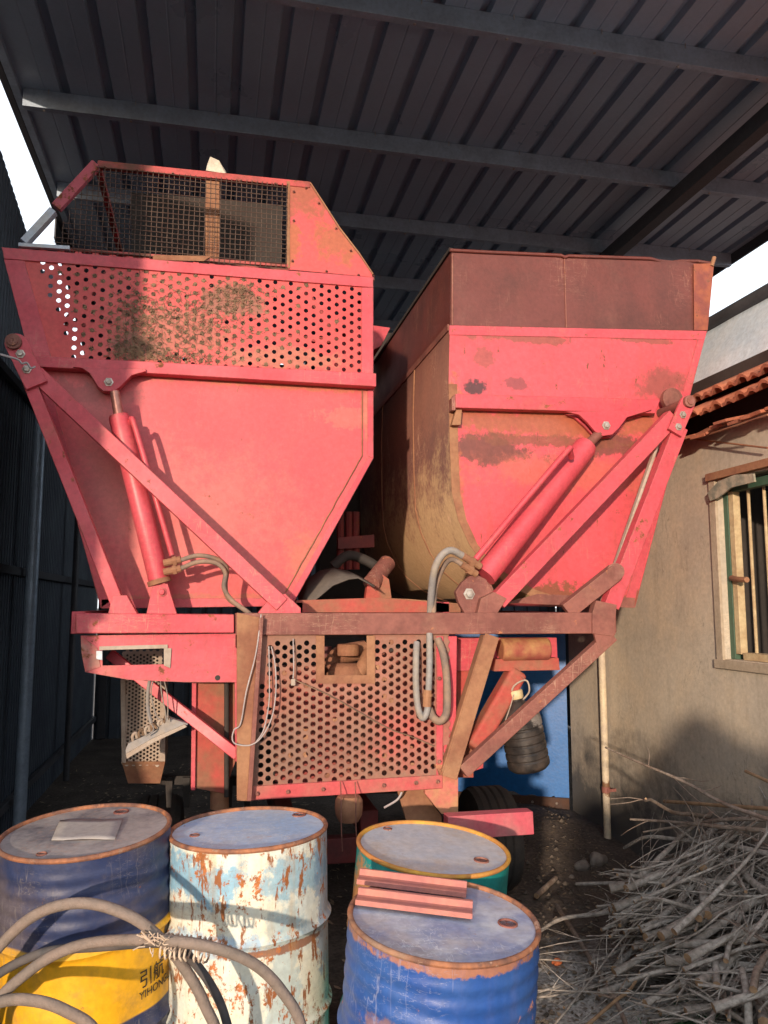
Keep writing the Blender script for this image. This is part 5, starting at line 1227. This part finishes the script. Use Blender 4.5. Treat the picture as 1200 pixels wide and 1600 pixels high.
while count < 250:
    me, L_ = random.choice(meshes)
    cx = random.uniform(1.6, 2.85); cy = random.uniform(2.3, 4.5)
    az = math.pi+random.gauss(0.10, 0.30)             # thin ends towards the open yard or the wall
    if random.random() < 0.5: az += math.pi
    if random.random() < 0.10: az += random.uniform(0.6, 1.3)
    d = Vector((math.cos(az), math.sin(az), 0)); H = pile_h(cx, cy)
    if H < 0.03 and random.random() < 0.6: continue
    cz = gheight(cx, cy)+0.015+H*random.random()**0.7
    a = Vector((cx, cy, cz))-d*L_*0.5; b = Vector((cx, cy, cz))+d*L_*0.5
    if max(a.x, b.x) > HX-0.05:
        sh = max(a.x, b.x)-(HX-0.05); a.x -= sh; b.x -= sh
    if any(q.x < 1.60+(3.9-q.y)*0.34+(0.12 if random.random() < 0.6 else -0.12) or q.x < 1.66+(q.y-3.45)*1.1 for q in (a, b)) or min(a.y, b.y) < 1.9: continue
    for q in (a, b):
        hh = pile_h(q.x, q.y)+gheight(q.x, q.y)+0.012
        q.z = 0.5*q.z+0.5*min(q.z, hh)+random.uniform(-0.02, 0.05); q.z = max(q.z, gheight(q.x, q.y)+0.012)
    t = (b-a).normalized(); yv = Vector((0, 0, 1)).cross(t).normalized(); zv = t.cross(yv)
    rl = random.uniform(0, 6.28); s = random.uniform(0.75, 1.15)
    m3 = Matrix((t, yv, zv)).transposed() @ Matrix.Rotation(rl, 3, 'X')
    o = place_mesh(me, 'branch', Matrix.Translation(a) @ m3.to_4x4() @ Matrix.Diagonal((min(s, 1.0), s, s, 1)))
    tag(o, 'thin grey bare branch lying in the tangled heap by the wall', 'branch', GR); count += 1
lows = 0
while lows < 24:
    me, L_ = meshes[random.choice((2, 8, 14, 4, 10, 12, 13, 15, 16, 17))]
    x = random.uniform(1.32, 1.75); y = random.uniform(2.85, 3.85)
    if x < 1.18+(3.9-y)*0.25: continue
    az = random.gauss(0.05, 0.35); a = Vector((x, y, gheight(x, y)+random.uniform(0.012, 0.05))); d = Vector((math.cos(az), math.sin(az), random.uniform(0.05, 0.22))).normalized()
    if lows % 2: a = a+d*L_; d = -d
    if max(a.x, a.x+d.x*L_) > HX-0.05: continue
    yv = Vector((0, 0, 1)).cross(d).normalized(); zv = d.cross(yv)
    o = place_mesh(me, 'branch', Matrix.Translation(a) @ (Matrix((d, yv, zv)).transposed() @ Matrix.Rotation(random.uniform(0, 6.28), 3, 'X')).to_4x4() @ Matrix.Diagonal((1, 0.8, 0.8, 1)))
    tag(o, 'thin twig spread loosely over the dirt at the near left edge of the heap', 'branch', 'loose twigs at the edge of the heap'); lows += 1
def special(pts, rs, label, m=None, name='branch', twigs=0, grp=None):
    pts = [Vector(p) for p in pts]; sp = spline(pts, 5); n = len(sp)
    rr = [rs[0]+(rs[1]-rs[0])*i/(n-1) for i in range(n)]
    rnd = random.Random(int(sp[0].x*1000)); rr = [r*(1+rnd.uniform(-.07, .07)) for r in rr]
    mb = MB().tube(sp, rr, 9, capmi=1)
    for k in range(twigs):
        i = rnd.randint(2, n-2); cur = sp[i].copy(); e = (Vector((rnd.uniform(-1, 1), rnd.uniform(-.5, .5), rnd.uniform(-.3, 1)))).normalized(); q = [cur.copy()]; l = rnd.uniform(.08, .25)
        for m_ in range(4): e = (e+Vector((rnd.uniform(-.2, .2), rnd.uniform(-.2, .2), rnd.uniform(-.2, .2)))).normalized(); cur += e*l/4; q.append(cur.copy())
        mb.tube(q, [rr[i]*.5, rr[i]*.4, rr[i]*.3, rr[i]*.2, .0008], 5)
    o = mb.build(name, [m or bark, cutw], loc=tuple(sp[0]), smooth=60)
    return tag(o, label, 'branch' if name == 'branch' else name.replace('_', ' '), grp or (GR if name == 'branch' else None))
def PI_(x, y, X): return PX(x, y, X)
special([PX(946, 1168, 2.15), PX(1000, 1192, 2.2), PX(1070, 1222, 2.25), PX(1130, 1255, 2.3), PX(1200, 1280, 2.35), PX(1260, 1300, 2.4)], (0.005, 0.012), 'long knobbly sunlit branch reaching up and left above the heap', barkb, twigs=4)
special([PX(1038, 1252, 2.5), PX(1120, 1258, 2.5), PX(1220, 1265, 2.5)], (0.009, 0.010), 'straight pale yellow cane lying across the top of the heap', cutw, name='cane')
special([PX(1165, 1205, 2.55), PX(1215, 1228, 2.55)], (0.008, 0.009), 'short pale cane sticking up at the right above the heap', cutw, name='cane')
special([PZ(960, 1520, 0.10), PZ(1020, 1487, 0.16), PZ(1075, 1455, 0.24), PZ(1120, 1425, 0.30), PZ(1180, 1395, 0.36)], (0.016, 0.012), 'thick pale branch pointing to the yard at the front of the heap', bark, twigs=2)
special([PZ(1078, 1478, 0.22), PZ(1120, 1448, 0.28), PZ(1170, 1415, 0.34), PZ(1230, 1370, 0.40)], (0.018, 0.014), 'thick grey branch with blunt cut end beside the front pale branch', bark, twigs=2)
special([PZ(915, 1604, 0.02), PZ(960, 1565, 0.04), PZ(985, 1545, 0.06), PZ(1000, 1520, 0.11)], (0.008, 0.006), 'yellow split cane lying on the pale ash at the front', cutw, name='cane')
special([PZ(870, 1415, 0.02), PZ(905, 1470, 0.04), PZ(935, 1520, 0.04), PZ(965, 1570, 0.03), PZ(985, 1620, 0.03)], (0.012, 0.010), 'dark forked branch lying on the ground in front of the heap', barkb, twigs=3)
special([PZ(843, 1455, 0.05), PZ(880, 1435, 0.08), PZ(950, 1425, 0.12), PZ(1040, 1395, 0.22), PZ(1110, 1390, 0.30)], (0.009, 0.014), 'long curved grey branch reaching from the blue drum to the heap', bark, twigs=2)
special([PZ(900, 1381, 0.08), PZ(980, 1380, 0.13), PZ(1050, 1385, 0.22), PZ(1130, 1392, 0.32)], (0.010, 0.016), 'straight grey branch pointing left at mid height of the heap', bark, twigs=3)
special([PZ(1018, 1370, 0.26), PZ(1070, 1378, 0.30), PZ(1160, 1384, 0.36), PZ(1260, 1385, 0.40)], (0.017, 0.016), 'thick straight branch lying level in the middle of the heap', bark, twigs=1)
special([PZ(1143, 1330, 0.45), PZ(1170, 1372, 0.42), PZ(1205, 1400, 0.40)], (0.017, 0.019), 'stout branch with cut tip crossing down the right of the heap', bark)
special([PZ(975, 1325, 0.30), PZ(1010, 1308, 0.42), PZ(1060, 1312, 0.45), PZ(1130, 1320, 0.50), PZ(1230, 1340, 0.55)], (0.008, 0.015), 'arched branch at the back left of the heap by the wall', bark, twigs=3)
special([PZ(985, 1280, 0.50), PZ(1060, 1285, 0.55), PZ(1130, 1292, 0.60), PZ(1230, 1300, 0.62)], (0.006, 0.013), 'upper branch with reddish thin tip along the top of the heap', barkb, twigs=4)
special([PZ(1005, 1300, 0.45), PZ(1070, 1290, 0.52), PZ(1140, 1280, 0.62), PZ(1230, 1282, 0.66)], (0.005, 0.012), 'slender branch slanting up below the reddish tip branch', barkb, twigs=4)
special([PZ(838, 1400, 0.02), PZ(868, 1372, 0.03)], (0.016, 0.014), 'short cut stub on the dirt close to the blue drum', barkb)
special([PZ(1105, 1430, 0.33), PZ(1100, 1402, 0.36), PZ(1097, 1380, 0.38)], (0.021, 0.020), 'thick stub whose round pale cut end faces the yard', bark)
special([PZ(1120, 1540, 0.20), PZ(1118, 1500, 0.22)], (0.016, 0.014), 'short branch stub hanging down at the lower right of the heap', bark)
special([PZ(1170, 1610, 0.12), PZ(1168, 1560, 0.20), PZ(1160, 1515, 0.24)], (0.016, 0.013), 'pale branch standing nearly upright at bottom right corner of heap', bark)
special([PZ(1000, 1525, 0.10), PZ(1060, 1505, 0.15), PZ(1110, 1480, 0.2), PZ(1160, 1455, 0.25)], (0.010, 0.008), 'bent grey branch meeting the yellow cane at the front', bark, twigs=3)

# stones, litter and grass
def stone(c, s, seed, label, m):
    rnd = random.Random(seed); bm = bmesh.new(); bmesh.ops.create_icosphere(bm, subdivisions=3, radius=1)
    for v in bm.verts:
        n = mnoise.noise(v.co*1.3+Vector((seed, 0, 0))); v.co = Vector((v.co.x*s[0], v.co.y*s[1], v.co.z*s[2]))*(1+0.35*n)
    mb = MB(); mb.add([Vector(c)+v.co for v in bm.verts], [tuple(v.index for v in f.verts) for f in bm.faces]); bm.free()
    return tag(mb.build('stone', m, loc=c, smooth=50), label, 'stone', 'stones on the ground')
stm = mat('grey_stone', (0.26, 0.235, 0.21), (0.18, 0.15, 0.13), vscale=10, rough=0.95, bump=0.6)
stp = mat('pale_stone', (0.42, 0.40, 0.37), (0.34, 0.32, 0.30), vscale=10, rough=0.95, bump=0.5)
for (x, y, s, lb, m) in ((910, 1362, (0.05, 0.04, 0.035), 'grey stone on dark dirt left of the heap, smaller of two', stm), (935, 1358, (0.06, 0.05, 0.05), 'round brownish stone on dark dirt, larger of two side by side', stm),
                         (1058, 1560, (0.07, 0.05, 0.03), 'flat pale stone beside the green weeds at bottom', stp), (900, 1535, (0.022, 0.02, 0.016), 'small white pebble on the ash near the blue drum', stp),
                         (893, 1372, (0.018, 0.016, 0.012), 'tiny grey pebble left of the two stones', stm)):
    p = PZ(x, y, 0.0); stone((p.x, p.y, gheight(p.x, p.y)+s[2]*0.4), s, x, lb, m)
p = PZ(870, 1500, 0.0); stone((p.x, p.y, gheight(p.x, p.y)+0.01), (0.022, 0.018, 0.016), 8, 'small bright orange brick chip on the ash', mat('brick_chip', (0.60, 0.16, 0.05), (0.5, 0.13, 0.05), rough=0.9))
def scatter(n, fx, fy, s0, s1, m, name, label, zoff=0.004, cond=None):
    mb = MB()
    for _ in range(n):
        x, y = fx(), fy()
        if cond and not cond(x, y): continue
        z = gheight(x, y)+zoff+random.uniform(0, 0.008); a = random.uniform(0, 6.28); l = random.uniform(s0, s1); w = l*random.uniform(0.08, 0.5)
        d = Vector((math.cos(a), math.sin(a), random.uniform(-.3, .3)))*l; e = Vector((-math.sin(a), math.cos(a), random.uniform(-.4, .4)))*w
        c = Vector((x, y, z)); mb.add([c-d-e*0.4, c+d*0.2-e, c+d, c+d*0.1+e, c-d*0.8+e*0.5], [(0, 1, 2, 3, 4)])
    return tag(mb.build(name, m), label, None, kind='stuff')
random.seed(5)
U = random.uniform
scatter(7000, lambda: U(0.9, 2.72), lambda: U(1.8, 6.2), 0.004, 0.018, mat('litter', (0.13, 0.095, 0.065), (0.22, 0.17, 0.12), vscale=30, rough=0.95, bump=0), 'leaf_litter', 'small twigs and leaf litter over the dirt')
scatter(1500, lambda: U(-1.4, 0.9), lambda: U(3.2, 9), 0.006, 0.03, mat('litter_pale', (0.42, 0.32, 0.22), (0.28, 0.2, 0.14), vscale=30, rough=0.95, bump=0), 'dry_litter', 'dry leaves and scraps along the foot of the metal wall')
def clods():
    mb = MB(); random.seed(31)
    for _ in range(1100):
        x = U(1.0, 2.6); y = U(1.8, 6.0); s = random.choice((0.006, 0.009, 0.014, 0.02))*U(0.7, 1.3)
        c = Vector((x, y, gheight(x, y)+s*0.3)); vs = [c+Vector((U(.6, 1)*s*a, U(.6, 1)*s*b, U(.5, .9)*s*g)) for a, b, g in ((1, 0, 0), (-1, 0, 0), (0, 1, 0), (0, -1, 0), (0, 0, 1), (0, 0, -1))]
        mb.add(vs, [(0, 2, 4), (2, 1, 4), (1, 3, 4), (3, 0, 4), (2, 0, 5), (1, 2, 5), (3, 1, 5), (0, 3, 5)])
    tag(mb.build('gravel', mat('clod_soil', (0.13, 0.105, 0.085), (0.09, 0.072, 0.058), vscale=12, rough=0.97)), 'loose gravel and clods on the dirt', None, kind='stuff')
clods()
def grass():
    mb = MB(); random.seed(13)
    for _ in range(520):
        q = PZ(1085+random.gauss(0, 24), 1590+random.gauss(0, 12), 0.02); h = U(0.02, 0.06); a = U(0, 6.28); d = Vector((math.cos(a), math.sin(a), 0))
        b = Vector((q.x, q.y, gheight(q.x, q.y))); w = Vector((-d.y, d.x, 0))*0.003
        m_ = b+d*h*0.3+Vector((0, 0, h*0.7)); t_ = b+d*h*0.8+Vector((0, 0, h))
        mb.add([b-w, b+w, m_+w, m_-w, t_], [(0, 1, 2, 3), (3, 2, 4)])
    tag(mb.build('weeds', mat('weed_green', (0.05, 0.14, 0.05), (0.04, 0.10, 0.045), vscale=20, rough=0.7, bump=0)), 'small patch of green weeds at the foot of the heap', None, kind='stuff')
grass()

# unseen shrubs added behind the camera, shaped to shade the lower house wall
def shade_shrub(cx, cy, rx, ry, h, seed, label):
    t = thing('shade_shrub', (cx, cy, 0), label, 'shade_shrub', 'shrubs added out of view for shade'); rnd = random.Random(seed)
    lm = mat('shrub_leaf', (0.06, 0.10, 0.035), (0.05, 0.08, 0.03), vscale=5, rough=0.7, bump=0)
    mb = MB()
    for k in range(7):
        a = rnd.uniform(0, 6.28); mb.tube([(cx, cy, 0), (cx+math.cos(a)*rx*.3, cy+math.sin(a)*ry*.3, h*.4), (cx+math.cos(a)*rx*.6, cy+math.sin(a)*ry*.6, h*.8)], [0.03, 0.02, 0.008], 6)
    mb.build('stem', barkb, t)
    mb = MB()
    for _ in range(16000):
        a = rnd.uniform(0, 6.28); u = rnd.random()**0.4; zz = rnd.random(); rr = math.sin(math.pi*min(1, 0.25+zz*0.75))**0.6
        p = Vector((cx+math.cos(a)*rx*u*rr, cy+math.sin(a)*ry*u*rr, h*(0.05+0.95*zz)*(1+0.10*mnoise.noise(Vector((a*1.5, zz*3, seed))))))
        s = rnd.uniform(0.05, 0.09); d = Vector((rnd.uniform(-1, 1), rnd.uniform(-1, 1), rnd.uniform(-1, 1))).normalized(); e = d.orthogonal().normalized()
        mb.add([p-d*s, p+e*s*.5, p+d*s, p-e*s*.5], [(0, 1, 2, 3)])
    mb.build('foliage', lm, t)
shade_shrub(-0.45, -1.8, 0.30, 0.3, 1.2, 4, 'knee-high leafy bush added out of view for shade, lowest of the four')
shade_shrub(0.15, -1.8, 0.50, 0.35, 1.8, 1, 'rounded leafy bush added out of view for shade, second lowest of the four')
shade_shrub(0.90, -1.7, 0.60, 0.4, 2.1, 2, 'dense leafy bush added out of view for shade, second from the house')
shade_shrub(1.9, -1.6, 0.75, 0.4, 2.2, 3, 'tall leafy bush added out of view for shade, nearest the house')
